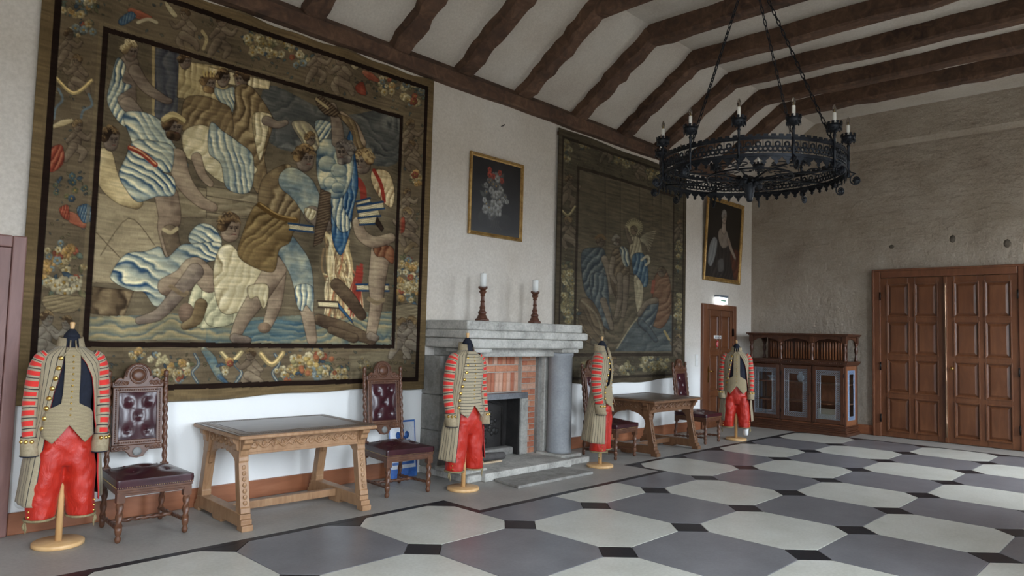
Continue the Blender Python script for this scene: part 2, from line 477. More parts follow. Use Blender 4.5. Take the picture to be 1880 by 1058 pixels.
def door_leaf(name, w, h, cols, rows, rail, mat, parent, t=.045, heights=None):
    """door leaf in its own frame: x 0..w, z 0..h, face at y=0 looking to -y; stiles, rails, panels and mouldings are parts"""
    leaf = MB(); st = rail
    pw = (w-st*(cols+1))/cols
    hs = heights or [(h-st*(rows+1))/rows]*rows
    for c in range(cols+1):
        x = c*(pw+st); leaf.box(x, x+st, 0, t, 0, h)
    z = 0; zs = []
    for r in range(rows+1):
        for c in range(cols): leaf.box(c*(pw+st)+st, (c+1)*(pw+st), 0, t, z, z+st)
        if r < rows: zs.append(z+st); z += st+hs[r]
    lf = leaf.build(name, mat, parent, .003, 1)
    for r in range(rows):
        for c in range(cols):
            x0 = c*(pw+st)+st; z0 = zs[r]
            p = MB(); panel_piece(p, x0, x0+pw, z0, z0+hs[r], 0); p.build('panel', mat, lf)
            q = MB(); moulding(q, x0, x0+pw, z0, z0+hs[r], 0); q.build('panel_moulding', mat, lf, .005, 2)
    return lf
# small door in the long wall
def door_small():
    root = thing('door_2', 'brown panelled door', 'door', (0, 0, 0)); del root['label']; del root['category']; struct(root)
    f = MB(); y0, y1 = YW-.05, YW+.02
    f.box(11.64, 11.80, y0, y1, 0, 2.26); f.box(12.79, 12.93, y0, y1, 0, 2.26); f.box(11.80, 12.79, y0, y1, 2.155, 2.26)
    f.build('door_frame', MAT['door_frame'], root, .01)
    lf = door_leaf('door_leaf', .99, 2.15, 2, 3, .115, MAT['door_wood'], root, heights=[.45, .63, .61])
    lf.location = (11.80, YW-.03, .003)
    h = MB(); h.lathe([(.006, 0), (.012, .008), (.012, .035), (.008, .04)], 10, m=T(11.875, YW-.03, 1.03) @ Matrix.Rotation(PI/2, 4, 'X'))
    h.tube([(11.875, YW-.075, 1.03), (11.90, YW-.085, 1.035), (11.95, YW-.085, 1.03), (11.985, YW-.08, 1.015)], [.009, .010, .008, .006], 8)
    h.build('door_handle', MAT['brass'], root)
    e = MB(); e.prism([(11.85, .83), (11.90, .83), (11.905, .90), (11.895, .98), (11.91, 1.05), (11.895, 1.10), (11.875, 1.13), (11.855, 1.10), (11.84, 1.05), (11.855, .98), (11.845, .90)], YW-.036, YW-.029, 'y')
    e.build('escutcheon', MAT['brass'], root)
    for z in (.35, 1.75):
        k = MB(); k.box(12.775, 12.80, YW-.065, YW-.03, z-.07, z+.07); k.build('hinge', MAT['iron_dark'], root)
    return root
door_small()
MAT['sign_white'] = plain('white_sign', (228,228,226), .4)
MAT['sign_red'] = plain('red_sign', (190,52,52), .4)
MAT['ink'] = plain('dark_print', (70,74,80), .5)
s = MB(); s.box(12.06, 12.36, YW-.039, YW-.03, 1.625, 1.685)
dp = tag(s.build('door_plate', MAT['sign_white']), 'small white lettered plate screwed to the brown panelled door', 'sign')
for k, (a, b_) in enumerate(((12.10, 12.15), (12.16, 12.19), (12.20, 12.26), (12.275, 12.32))):
    t_ = MB(); t_.box(a, b_, YW-.0405, YW-.039, 1.648, 1.662); t_.build('lettering', MAT['ink'], dp)
s = MB(); s.lathe([(.052, 0), (.052, .006)], 24, m=T(12.205, YW-.03, 1.53) @ Matrix.Rotation(PI/2, 4, 'X') @ Matrix.Diagonal((.85, 1.25, 1, 1)))
rs = tag(s.build('prohibition_sign', MAT['sign_red']), 'small red and white oval sign below the plate on the panelled door', 'sign')
s = MB(); s.lathe([(.032, 0), (.032, .0015)], 20, m=T(12.205, YW-.036, 1.53) @ Matrix.Rotation(PI/2, 4, 'X') @ Matrix.Diagonal((.8, 1.2, 1, 1)))
s.build('sign_face', MAT['sign_white'], rs)
s = MB(); s.box(12.19, 12.22, YW-.039, YW-.037, 1.505, 1.555); s.build('pictogram', MAT['sign_red'], rs)
# lit exit sign over the small door
em = bpy.data.materials.new('lit_sign'); em.use_nodes = True
eb = em.node_tree.nodes['Principled BSDF']; eb.inputs['Emission Color'].default_value = lin((236,246,255)); eb.inputs['Emission Strength'].default_value = 5.0
ex = thing('exit_sign', 'glowing white emergency exit sign box above the brown panelled door', 'exit sign', (12.32, YW, 2.28))
s = MB(); s.box(-.19, .19, -.09, 0, .115, .16); s.build('housing', plain('grey_sign_housing', (120,128,136), .4), ex, .004)
s = MB(); s.box(-.18, .18, -.08, -.005, 0.0, .115); s.build('lit_panel', em, ex, .004)
s = MB(); s.box(-.10, .10, -.083, -.08, .04, .075); s.build('pictogram', plain('pale_green_print', (170,220,190), .5), ex)
# light switches on the wall beside the small door
for z in (1.12,):
    s = MB(); s.box(11.44, 11.53, YW-.014, YW, z, z+.22)
    sw = tag(s.build('light_switch', plain('switch_white', (222,220,214), .4), None, .004), 'white double light switch plate on the wall beside the small door', 'light switch')
    s = MB(); s.box(11.455, 11.515, YW-.019, YW-.014, z+.02, z+.10); s.box(11.455, 11.515, YW-.019, YW-.014, z+.12, z+.20); s.build('rocker', plain('switch_rocker', (232,231,227), .35), sw, .002)
# double door in the far wall
def door_double():
    root = thing('door_3', '', ''); del root['label']; del root['category']; struct(root)
    x0 = XF-.07
    def fl(y, x, z): return T(x, y, z) @ RZ(-PI/2)      # local -y faces -x
    f = MB()
    f.box(x0, XF, 4.03, 4.15, 0, 2.90); f.box(x0, XF, 1.90, 2.02, 0, 2.90); f.box(x0, XF, 2.02, 4.03, 2.775, 2.90)
    f.build('door_frame', MAT['door_frame'], root, .012)
    f = MB(); f.box(x0-.02, XF, 4.13, 4.165, 0, 2.925); f.box(x0-.02, XF, 1.885, 1.92, 0, 2.925); f.box(x0-.02, XF, 1.92, 4.13, 2.89, 2.925); f.build('architrave', MAT['door_frame'], root, .008)
    for k, (ya, w) in enumerate(((4.03, .985), (3.005, .985))):
        hp = MB()
        lf = door_leaf('door_leaf', w, 2.76, 2, 4, .112, MAT['door_wood'], root, heights=[.55, .55, .55, .55])
        lf.matrix_local = fl(ya, x0+.02, .008)
    # meeting stile with turned rod
    m = MB(); m.box(x0-.012, x0+.03, 3.0, 3.05, .01, 2.77); m.build('meeting_stile', MAT['door_wood'], root, .006)
    m = MB(); m.lathe([(.014, .1), (.014, .3), (.02, .31), (.014, .33), (.012, 1.0), (.02, 1.02), (.012, 1.05), (.012, 1.9), (.02, 1.92), (.012, 1.95), (.012, 2.55), (.022, 2.6), (.012, 2.65)], 12, c=(x0-.03, 3.02, 0)); m.build('espagnolette', plain('polished_rod', (150,120,96), .18, .6), root)
    m = MB(); m.lathe([(.012, 0), (.018, .03), (.028, .05), (.03, .065), (.02, .08)], 14, m=T(x0-.0, 2.93, 1.235) @ Matrix.Rotation(-PI/2, 4, 'Y')); m.build('door_knob', MAT['brass'], root)
    for y in (4.03, 2.02):
        for z in (.32, 1.22, 2.45):
            m = MB(); m.lathe([(.012, -.07), (.012, .07)], 10, c=(x0-.012, y, z)); m.build('hinge', MAT['iron_dark'], root)
door_double()
# door at the near end of the long wall, only its right edge shows
def door_near():
    root = thing('door_1', '', ''); del root['label']; del root['category']; struct(root)
    f = MB(); f.box(1.225, 1.315, YW-.06, YW+.02, 0, 2.245); f.box(.1, .19, YW-.06, YW+.02, 0, 2.245); f.box(.19, 1.225, YW-.06, YW+.02, 2.155, 2.245)
    f.build('door_frame', MAT['door_left'], root, .01)
    lf = door_leaf('door_leaf', 1.03, 2.15, 2, 3, .12, MAT['door_left'], root, heights=[.5, .5, .6])
    lf.location = (.193, YW-.04, .003)
door_near()
m = MB(); m.lathe([(.05, 0), (.05, .006), (.045, .009)], 28, m=T(1.41, YW, .235) @ Matrix.Rotation(PI/2, 4, 'X'))
tag(m.build('wall_cover', MAT['sign_white']), 'round white cover plate low on the wall above the skirting', 'cover plate')
# ------------------------------------------------------------------ fireplace
MAT['stone'] = mottled('weathered_grey_stone', [(142,139,132), (182,179,171), (204,201,193)], 5, .85, .5, .012, 18)
MAT['stone_dark'] = mottled('sooty_stone', [(112,109,104), (142,139,133), (164,161,154)], 6, .85, .5, .012, 20)
MAT['stone_blue'] = mottled('smooth_blue_grey_stone', [(142,145,148), (156,159,162), (168,171,173)], 3, .6, .12, .005, 30)
MAT['brick_a'] = mottled('orange_brick', [(184,116,84), (200,136,104), (210,152,122)], 12, .9, .5, .006, 40)
MAT['brick_b'] = mottled('red_brick', [(168,96,70), (186,114,86), (196,130,102)], 12, .9, .5, .006, 40)
MAT['brick_c'] = mottled('pale_brick', [(202,150,122), (214,168,142), (220,180,158)], 12, .9, .5, .006, 40)
MAT['mortar'] = mottled('lime_mortar', [(170,162,150), (194,187,176)], 12, .95, .4, .006, 40)
MAT['soot'] = mottled('soot_black', [(22,20,19), (34,31,29), (48,44,41)], 6, .9, .4, .01, 20)
MAT['cast_iron'] = mottled('cast_iron_fireback', [(26,24,23), (38,35,33), (52,48,45)], 8, .55, .4, .01, 25)
MAT['iron_lintel'] = mottled('grey_lintel', [(96,98,102), (118,120,124), (136,138,142)], 5, .55, .2, .005, 25)
FP = thing('fireplace', 'grey stone fireplace with brick lining, round columns and heavy mantel', 'fireplace', (6.25, YW, 0))
def fp(m, name, mat, bevel=.012, parent=None):
    o = m.build(name, mat, parent or FP, bevel, 2)
    if parent is None or parent is FP: o.matrix_parent_inverse = FP.matrix_basis.inverted()
    else: pass
    return o
# (all fireplace shapes are given in room coordinates)
def slab(name, x0, x1, y0, y1, z0, z1, mat='stone', bevel=.014):
    m = MB(); m.box(x0, x1, y0, y1, z0, z1); return fp(m, name, MAT[mat], bevel)
ML, MR, MF = 5.27, 7.29, 5.74
slab('mantel_shelf', ML, MR, MF, YW, 1.64, 1.745)
slab('mantel_course', ML-.03, MR+.06, MF-.05, YW, 1.548, 1.64, bevel=.02)
slab('mantel_course', ML-.01, MR+.02, MF-.01, YW, 1.436, 1.548, bevel=.025)
# frieze block over each column and lintel between
slab('frieze', ML+.14, MR-.28, 5.92, YW, 1.335, 1.436)
slab('capital', MR-.36, MR-.04, 5.76, 6.16, 1.385, 1.436); slab('capital', ML+.06, ML+.42, 5.76, 6.16, 1.385, 1.436)
for cx in (5.42, 7.105):
    m = MB(); m.lathe([(.165, .115), (.165, .15), (.155, .17), (.152, 1.33), (.165, 1.35), (.165, 1.386)], 32, c=(cx, 5.94, 0)); fp(m, 'column', MAT['stone_blue'], 0)
    slab('column_plinth', cx-.20, cx+.20, 5.72, 6.16, .075, .118)
    slab('column_base', max(5.245, cx-.26), cx+.26, 5.64, YW, 0, .078)
# side walls of the surround (stone blocks), jambs
for (x0, x1) in ((5.245, 5.36), (7.16, 7.28)):
    z = .078
    for h in (.42, .40, .44): slab('side_block', x0, x1, 6.14, YW, z+.004, z+h, 'stone_dark', .008); z += h
for (x0, x1) in ((5.46, 5.62), (6.985, 7.16)): slab('jamb', x0, x1, 6.10, YW, .078, 1.335, 'stone', .012)
slab('jamb_recess', 6.93, 6.99, 6.16, YW, .078, 1.335, 'stone_dark', .004); slab('jamb_recess', 5.62, 5.68, 6.16, YW, .078, 1.335, 'stone_dark', .004)
# hearth platform and front slab
slab('hearth', 5.45, 6.925, 5.575, 6.3, 0, .092, 'stone', .012)
m = MB(); m.prism([(5.50, 5.135), (6.765, 5.125), (6.72, 5.56), (5.57, 5.56)], 0, .03); fp(m, 'hearth_slab', MAT['stone_dark'], .006)
# brick breast: mortar bed with separate bricks set proud
OPL, OPR, ZL = 5.82, 6.66, .80
mb = MB()
mb.box(5.68, OPL, 6.215, YW, .092, 1.335); mb.box(OPR, 6.93, 6.215, YW, .092, 1.335); mb.box(OPL, OPR, 6.275, YW, .87, 1.335)
bed = fp(mb, 'brick_bed', MAT['mortar'], 0)
BM = {}
def brick_mesh(w, h, d):
    k = (round(w, 3), round(h, 3), round(d, 3))
    if k not in BM:
        m = MB(); b = .006
        for_ = [[(-w/2, d, -h/2), (w/2, d, -h/2), (w/2, d, h/2), (-w/2, d, h/2)],
                [(-w/2, b, -h/2), (w/2, b, -h/2), (w/2, b, h/2), (-w/2, b, h/2)],
                [(-w/2+b, 0, -h/2+b), (w/2-b, 0, -h/2+b), (w/2-b, 0, h/2-b), (-w/2+b, 0, h/2-b)]]
        m.loft(for_, True, True, False, False); BM[k] = [m.mesh('brick', MAT[q]) for q in ('brick_a', 'brick_b', 'brick_c')]
    return BM[k]
rb = random.Random(11)
def brick(x0, x1, z0, z1, y, d=.02):
    me = rb.choice(brick_mesh(x1-x0, z1-z0, d))
    link('brick', me, bed, ((x0+x1)/2, y-.012+rb.uniform(-.003, .003), (z0+z1)/2), (0, rb.uniform(-.012, .012), 0))
# side piers: running bond
for (xa, xb) in ((5.685, OPL-.004), (OPR+.004, 6.925)):
    z = .10; row = 0
    while z < 1.32:
        h = min(.062, 1.33-z)
        if h > .03:
            wd = xb-xa
            cuts = [0, wd*.62, wd] if row % 2 == 0 else [0, wd*.38, wd]
            for c in range(2): brick(xa+cuts[c]+.005, xa+cuts[c+1]-.005, z, z+h, 6.215)
        z += .074; row += 1
# centre panel: short rowlock course on top, a stretcher course, tall soldier course
nb = 11; wd = (OPR-OPL)/nb
for k in range(nb): brick(OPL+k*wd+.004, OPL+(k+1)*wd-.004, 1.225, 1.325, 6.275)
for k in range(4): brick(OPL+k*.21+.004, OPL+(k+1)*.21-.004, 1.135, 1.212, 6.275)
nb = 12; wd = (OPR-OPL)/nb
for k in range(nb): brick(OPL+k*wd+.004, OPL+(k+1)*wd-.004, .885, 1.122, 6.275)
slab('lintel', OPL-.06, OPR+.09, 6.17, YW, ZL, .872, 'iron_lintel', .006)
# firebox
m = MB(); m.box(OPL, OPR, 6.43, YW, .092, ZL); m.box(OPL, OPL+.03, 6.22, 6.43, .092, ZL); m.box(OPR-.03, OPR, 6.22, 6.43, .092, ZL); fp(m, 'firebox', MAT['soot'], 0)
slab('opening_post', OPR-.005, OPR+.12, 6.19, 6.25, .092, ZL, 'stone', .006)
slab('opening_post', OPL-.115, OPL+.005, 6.19, 6.25, .092, ZL, 'stone', .006)
# fireback with a cast relief
m = MB(); m.prism([(6.0, .16), (6.56, .16), (6.56, .70), (6.45, .76), (6.28, .79), (6.11, .76), (6.0, .70)], 6.405, 6.43, 'y'); fb_ = fp(m, 'fireback', MAT['cast_iron'], .008)
m = MB(); rr = random.Random(4)
for k in range(26):
    a = rr.uniform(0, 2*PI); q = rr.uniform(.03, .2)
    m.sphere((6.28+q*math.cos(a)*.95, 6.403, .47+q*math.sin(a)*1.15), rr.uniform(.018, .045), 8, 5, (1, .5, 1))
m.tube([(6.04+.0, 6.402, .2), (6.04, 6.402, .69), (6.28, 6.402, .76), (6.52, 6.402, .69), (6.52, 6.402, .2)], .012, 6)
rel = m.build('relief', MAT['cast_iron'], FP); rel.matrix_parent_inverse = FP.matrix_basis.inverted()
slab('fire_ledge', 6.03, 6.60, 6.26, 6.40, .092, .19, 'stone_dark', .02)
# a split log and a stone block in front of the opening
m = MB(); m.tube([(5.78, 6.14, .142), (6.0, 6.10, .145), (6.24, 6.08, .142)], [.045, .05, .042], 10); lg = m.build('fire_log', mottled('charred_log', [(70,66,64), (96,92,90)], 8, .9, .6, .01, 20)); tag(lg, 'grey charred log lying on the hearth before the opening', 'log')
m = MB(); m.box(5.80, 6.12, 5.98, 6.03, .093, .112); st_ = m.build('hearth_stick', wood('split_pine', (176,150,120), (196,172,140), (206,186,158)), None, .004); tag(st_, 'thin pale split stick lying on the hearth beside the log', 'firewood')
# candlesticks and candles on the mantel
MAT['carved_wood'] = wood('turned_walnut', (70,40,28), (94,56,38), (112,70,50), (1,1,1), .5, 10, .3)
MAT['wax'] = plain('white_wax', (236,236,232), .45)
def candlestick(x, y, z, k, lab1, lab2, ch):
    c = thing('candlestick', lab1, 'candlestick', (x, y, z), k, 'mantel candlesticks')
    m = MB(); m.lathe([(.085, .012), (.082, .028), (.062, .042), (.055, .062), (.042, .085), (.05, .10), (.05, .115), (.034, .13), (.030, .15), (.036, .165), (.026, .19), (.022, .225), (.030, .238), (.022, .25), (.020, .30), (.030, .312), (.024, .325), (.040, .345), (.046, .36), (.030, .372), (.05, .392), (.055, .40), (.04, .405)], 18, smooth=False)
    m.build('stem', MAT['carved_wood'], c)
    m = MB()
    for q in range(12):
        a = 2*PI*q/12; m.prism([(-.012, .395), (.012, .395), (0, .418)], .044, .056, 'x', m=RZ(a))
    m.build('crown', MAT['carved_wood'], c)
    for q in range(3):
        a = 2*PI*q/3+.5; f = MB(); f.sphere((.068*math.cos(a), .068*math.sin(a), .012), .016, 8, 6, (1.2, 1.2, .75)); f.build('foot', MAT['carved_wood'], c)
    cd = thing('pillar_candle', lab2, 'candle', (x, y, z+.406), 0, 'mantel candles')
    m = MB(); m.lathe([(.039, 0), (.039, ch-.006), (.036, ch), (.02, ch-.006), (.004, ch-.008)], 20); m.build('wax_body', MAT['wax'], cd)
    m = MB(); m.tube([(0, 0, ch-.01), (.001, 0, ch+.006), (.004, 0, ch+.012)], .0015, 6); m.build('wick', MAT['soot'], cd)
candlestick(5.86, 6.13, 1.7455, 0, 'carved brown candlestick holding the taller candle, on the mantel', 'taller white pillar candle on the mantel, nearer the large tapestry', .17)
candlestick(6.78, 6.12, 1.7455, .4, 'carved brown candlestick holding the shorter candle, on the mantel', 'shorter white pillar candle on the mantel, nearer the dark tapestry', .155)
# ------------------------------------------------------------------ carved furniture
MAT['walnut'] = wood('carved_walnut', (66,38,26), (90,56,38), (116,78,54), (1,1,1), .38, 9, .15)
MAT['oak'] = wood('warm_oak', (126,90,60), (156,118,84), (176,142,108), (2.5,2.5,.6), .42, 7, .12)
MAT['oak_dark'] = wood('dark_oak_top', (78,62,50), (98,80,66), (120,102,88), (.6,3,3), .3, 7, .06)
MAT['oak_brown'] = wood('brown_oak', (88,58,38), (112,78,52), (132,96,68), (2.5,2.5,.6), .42, 7, .12)
lm, lnt, lb_ = base_mat('burgundy_leather', .24)
lv = coords(lnt)
lnt.links.new(ramp(lnt, noise(lnt, lv, 6, 4), [(.3, (44,18,24)), (.7, (66,30,36))]), lb_.inputs['Base Color'])
bump(lnt, lb_, noise(lnt, lv, 120, 3), .12, .002)
MAT['leather'] = lm
MAT['nail'] = plain('brass_nail', (190,166,112), .3, 1.0)
MAT['medallion'] = mottled('grey_medallion', [(112,112,110), (146,146,142)], 20, .5, .3, .004, 60)

def twist(m, p0, p1, r, turns, n=12, amp=.20, rings=None):
    """barley-twist turning from p0 to p1"""
    p0, p1 = Vector(p0), Vector(p1); ax = (p1-p0); L = ax.length; ax.normalize()
    up = Vector((0,1,0)) if abs(ax.y) < .9 else Vector((1,0,0))
    x = ax.cross(up).normalized(); y = ax.cross(x)
    k = rings or max(10, int(turns*9)); R = []
    for i in range(k+1):
        t = i/k; c = p0+ax*L*t; ring = []
        for j in range(n):
            a = 2*PI*j/n; rr = r*(1+amp*math.cos(2*a-2*PI*turns*t))
            ring.append(tuple(c+x*rr*math.cos(a)+y*rr*math.sin(a)))
        R.append(ring)
    m.loft(R, True, True, True, False)
def scroll_relief(m, x0, x1, z0, z1, y, period, seed=0, r=.006, M=None):
    """vine with leaves running from x0 to x1 on a face looking to -y"""
    rr = random.Random(seed); zc = (z0+z1)/2; am = (z1-z0)*.28
    n = max(2, int((x1-x0)/period)); pts = []
    for i in range(n*10+1):
        t = i/(n*10); pts.append((x0+(x1-x0)*t, y-r*.4, zc+am*math.sin(2*PI*n*t)))
    def put(p): return tuple(M @ Vector(p)) if M is not None else p
    m.tube([put(p) for p in pts], r, 6)
    for k in range(n*2):
        cx = x0+(x1-x0)*(k+.5)/(n*2); sg = 1 if k % 2 == 0 else -1
        sp = []
        R0 = (z1-z0)*.30
        for i in range(12):
            a = i/11*2.2*PI; q = R0*(1-i/14)
            sp.append(put((cx+q*math.cos(a)*.8, y-r*.4, zc-sg*am*.35+q*math.sin(a)*sg)))
        m.tube(sp, [r*.95*(1-i/20) for i in range(12)], 5)
        for j in range(3):
            a = rr.uniform(0, 2*PI); q = R0*.75
            c = put((cx+q*math.cos(a), y, zc+q*math.sin(a)*.8))
            m.sphere(c, r*1.9, 7, 4, (1.3, .6, 1.0))
def crest_poly(hw, h, n=24):
    """outline of the carved crest rail: low wings and a round centre"""
    pts = []
    for i in range(n+1):
        t = -1+2*i/n; a = abs(t)
        z = h*(.30+.12*math.cos(a*9)*(a > .5)) if a > .52 else h*(.52+.48*math.sqrt(max(0, 1-(a/.52)**2)))
        if a > .93: z = h*.22
        pts.append((t*hw, z))
    return [(-hw, 0)]+pts+[(hw, 0)]
def make_chair(wd, label, group):
    c = thing('carved_chair', label, 'chair', group=group)
    FX, FY, BX_, BY = .235, -.245, .215, .245            # leg centres
    for s in (-1, 1):
        m = MB(); x = s*FX
        m.lathe([(.012, 0), (.02, .012), (.024, .03), (.015, .05), (.022, .065), (.026, .09), (.024, .12)], 12, c=(x, FY, 0))
        twist(m, (x, FY, .115), (x, FY, .295), .023, 2.4)
        m.box(x-.028, x+.028, FY-.028, FY+.028, .29, .36)
        m.build('front_leg', wd, c)
        m = MB(); xb = s*BX_
        m.lathe([(.012, 0), (.02, .015), (.022, .05), (.02, .09)], 12, c=(xb, BY+.03, 0))
        twist(m, (xb, BY+.03, .085), (xb, BY+.005, .32), .021, 2.6)
        m.box(xb-.026, xb+.026, BY-.022, BY+.03, .31, .47)
        twist(m, (xb, BY+.004, .46), (xb, BY+.085, 1.13), .0185, 9)
        m.lathe([(.017, 0), (.022, .012), (.016, .025), (.015, .05), (.024, .06), (.018, .075), (.022, .088), (.010, .10), (.002, .106)], 12, c=(xb, BY+.086, 1.125))
        m.build('back_post', wd, c)
    for s in (-1, 1):
        m = MB(); twist(m, (s*FX, FY, .10), (s*BX_, BY+.03, .085), .0145, 7); m.build('side_stretcher', wd, c)
    m = MB(); twist(m, (-FX+.01, .02, .095), (FX-.01, .02, .095), .0145, 7); m.build('cross_stretcher', wd, c)
    # seat rails with a stepped moulding
    m = MB(); o0 = [(-.268, -.275), (.268, -.275), (.242, .27), (-.242, .27)]
    def ins(q, d): return [(x*(1-d/.26), y*(1-d/.27)) for x, y in q]
    for (z0, z1, d) in ((.335, .352, .012), (.352, .372, .004), (.372, .392, 0.0)): m.prism(ins(o0, d), z0, z1)
    m.build('seat_rail', wd, c, .004)
    # tufted leather cushion
    N = 22; tufts = [(-.12, -.12), (.12, -.12), (0, 0), (-.12, .13), (.12, .13)]
    rings = []
    top = []
    for j in range(N+1):
        row = []
        for i in range(N+1):
            u, v = -1+2*i/N, -1+2*j/N
            hwid = .272+(.246-.272)*(v+1)/2
            e = 1-max(abs(u), abs(v))**6
            x, y = u*hwid, -.278+(.55)*(v+1)/2
            z = .455+.055*(1-u*u*.8)*(1-v*v*.8)*e
            for tx, ty in tufts:
                d2 = (x-tx)**2+(y-ty)**2; z -= .020*math.exp(-d2/.0012)+.006*math.exp(-d2/.006)
            z -= .004*math.exp(-((abs(x)-abs(y-.005))**2)/.0001)*(abs(u) < .6 and abs(v) < .6)
            row.append((x*(1-.01*(1-e)), y, z))
        top.append(row)
    m = MB(); vs = [q for r_ in top for q in r_]; fs = [(j*(N+1)+i, j*(N+1)+i+1, (j+1)*(N+1)+i+1, (j+1)*(N+1)+i) for j in range(N) for i in range(N)]
    m.add(vs, fs, smooth=True)
    per = [(i, 0) for i in range(N)]+[(N, j) for j in range(N)]+[(N-i, N) for i in range(N)]+[(0, N-j) for j in range(N)]
    r0 = [top[j][i] for i, j in per]; r1 = [(x*1.012, y*1.012, .43) for x, y, z in r0]; r2 = [(x, y, .392) for x, y, z in r0]
    m.loft([r0, r1, r2], True, False, True, False)
    cu = m.build('seat_cushion', MAT['leather'], c)
    for tx, ty in tufts:
        b = MB(); b.sphere((tx, ty, .483), .007, 8, 5); b.build('tuft_button', MAT['leather'], cu)
    m = MB()
    for (a, b_) in ((o0[0], o0[1]), (o0[1], o0[2]), (o0[3], o0[0])):
        k = 34
        for i in range(k):
            t = (i+.5)/k; x = a[0]+(b_[0]-a[0])*t; y = a[1]+(b_[1]-a[1])*t
            m.sphere((x*1.008, y*1.012, .400), .0042, 6, 4)
    nl = m.build('nail_row', MAT['nail'], c); nl['kind'] = 'stuff'
    # back: everything leans with the posts
    lean = math.atan2(.081, .67); MBk = T(0, BY+.004, .46) @ Matrix.Rotation(-lean, 4, 'X') @ T(0, 0, -.46)
    def bk(m, name, mat, bevel=0, parent=None):
        o = m.build(name, mat, parent or c, bevel)
        o.matrix_local = MBk if parent is None else Matrix.Identity(4)
        return o
    m = MB(); z0, z1 = .63, 1.09; hw = .188
    m.box(-hw, -.142, -.022, .02, z0, z1); m.box(.142, hw, -.022, .02, z0, z1); m.box(-.142, .142, -.022, .02, z1-.042, z1); m.box(-.142, .142, -.022, .02, z0, z0+.042)
    m.box(-.142, .142, .012, .02, z0+.042, z1-.042)
    fr = bk(m, 'back_frame', wd, .006)
    m = MB()
    for (a, b_) in (((-.165, z0+.02), (.165, z0+.02)), ((-.165, z1-.02), (.165, z1-.02)), ((-.165, z0+.02), (-.165, z1-.02)), ((.165, z0+.02), (.165, z1-.02))):
        k = int(math.hypot(b_[0]-a[0], b_[1]-a[1])/.016)
        for i in range(k+1):
            t = i/k; m.sphere((a[0]+(b_[0]-a[0])*t, -.023, a[1]+(b_[1]-a[1])*t), .0068, 6, 4)
    bd = bk(m, 'beading', wd); bd['kind'] = 'stuff'
    m = MB(); N2 = 20; tb = [(-.075, -.115), (.075, -.115), (0, 0), (-.075, .115), (.075, .115)]; vs = []
    for j in range(N2+1):
        for i in range(N2+1):
            u, v = -1+2*i/N2, -1+2*j/N2; x, z = u*.14, v*.187; e = 1-max(abs(u), abs(v))**8
            y = -.018-.022*(1-u*u*.7)*(1-v*v*.7)*e
            for tx, tz in tb:
                d2 = (x-tx)**2+(z-tz)**2; y += .018*math.exp(-d2/.0007)+.006*math.exp(-d2/.004)
            y += .005*math.exp(-((abs(x)-abs(z)*.65)**2)/.00006)*(abs(u) < .62 and abs(v) < .68)
            vs.append((x, y, .86+z))
    m.add(vs, [(j*(N2+1)+i, j*(N2+1)+i+1, (j+1)*(N2+1)+i+1, (j+1)*(N2+1)+i) for j in range(N2) for i in range(N2)], smooth=True)
    lp = bk(m, 'back_leather', MAT['leather'])
    for tx, tz in tb:
        b = MB(); b.sphere((tx, -.018, .86+tz), .006, 8, 5); bk(b, 'tuft_button', MAT['leather'], parent=lp)
    m = MB(); m.prism([(x, 1.09+z) for x, z in crest_poly(.195, .20)], -.016, .016, 'y'); cr = bk(m, 'crest_rail', wd, .006)
    m = MB()
    scroll_relief(m, -.18, -.085, 1.10, 1.155, -.017, .05, 1, .006); scroll_relief(m, .085, .18, 1.10, 1.155, -.017, .05, 2, .006)
    for k in range(22):
        a = PI*k/21; m.sphere((.092*math.cos(a), -.018, 1.185+.096*math.sin(a)), .009, 7, 5, (1, .8, 1))
    m.tube([(.062*math.cos(2*PI*k/20), -.02, 1.19+.068*math.sin(2*PI*k/20)) for k in range(20)], .008, 6, closed=True)
    rl = bk(m, 'crest_carving', wd); rl['kind'] = 'stuff'
    m = MB(); m.lathe([(.052, 0), (.05, .010), (.02, .016)], 20, m=T(0, -.014, 1.19) @ Matrix.Rotation(PI/2, 4, 'X')); bk(m, 'crest_shield', wd)
    m = MB(); m.prism([(-.19, .63), (-.19, .585), (-.09, .585), (-.065, .56), (-.05, .535), (0, .525), (.05, .535), (.065, .56), (.09, .585), (.19, .585), (.19, .63)], -.014, .014, 'y'); bk(m, 'back_apron', wd, .005)
    m = MB(); scroll_relief(m, -.175, -.06, .588, .625, -.015, .045, 3, .005); scroll_relief(m, .06, .175, .588, .625, -.015, .045, 4, .005); q = bk(m, 'apron_carving', wd); q['kind'] = 'stuff'
    m = MB(); m.lathe([(.034, 0), (.034, .008), (.028, .012), (.012, .014)], 18, m=T(0, -.012, .575) @ Matrix.Rotation(PI/2, 4, 'X')); bk(m, 'medallion', MAT['medallion'])
    return c
G = 'carved leather chairs along the wall'
ch1 = make_chair(MAT['walnut'], 'dark carved chair with shiny leather back, between the striped mannequin and pale table', G)
ch1.location = (2.11, 5.965, 0); ch1.rotation_euler = (0, 0, math.radians(-3))
dup(ch1, (4.475, 5.88, 0), math.radians(-6), 'carved leather chair between the pale oak table and the fireplace')
dup(ch1, (7.97, 5.77, 0), math.radians(3), 'carved leather chair half hidden behind the side-on mannequin, beside the dark table')
dup(ch1, (10.25, 5.73, 0), math.radians(3), 'carved leather chair between the dark oak table and the small door')

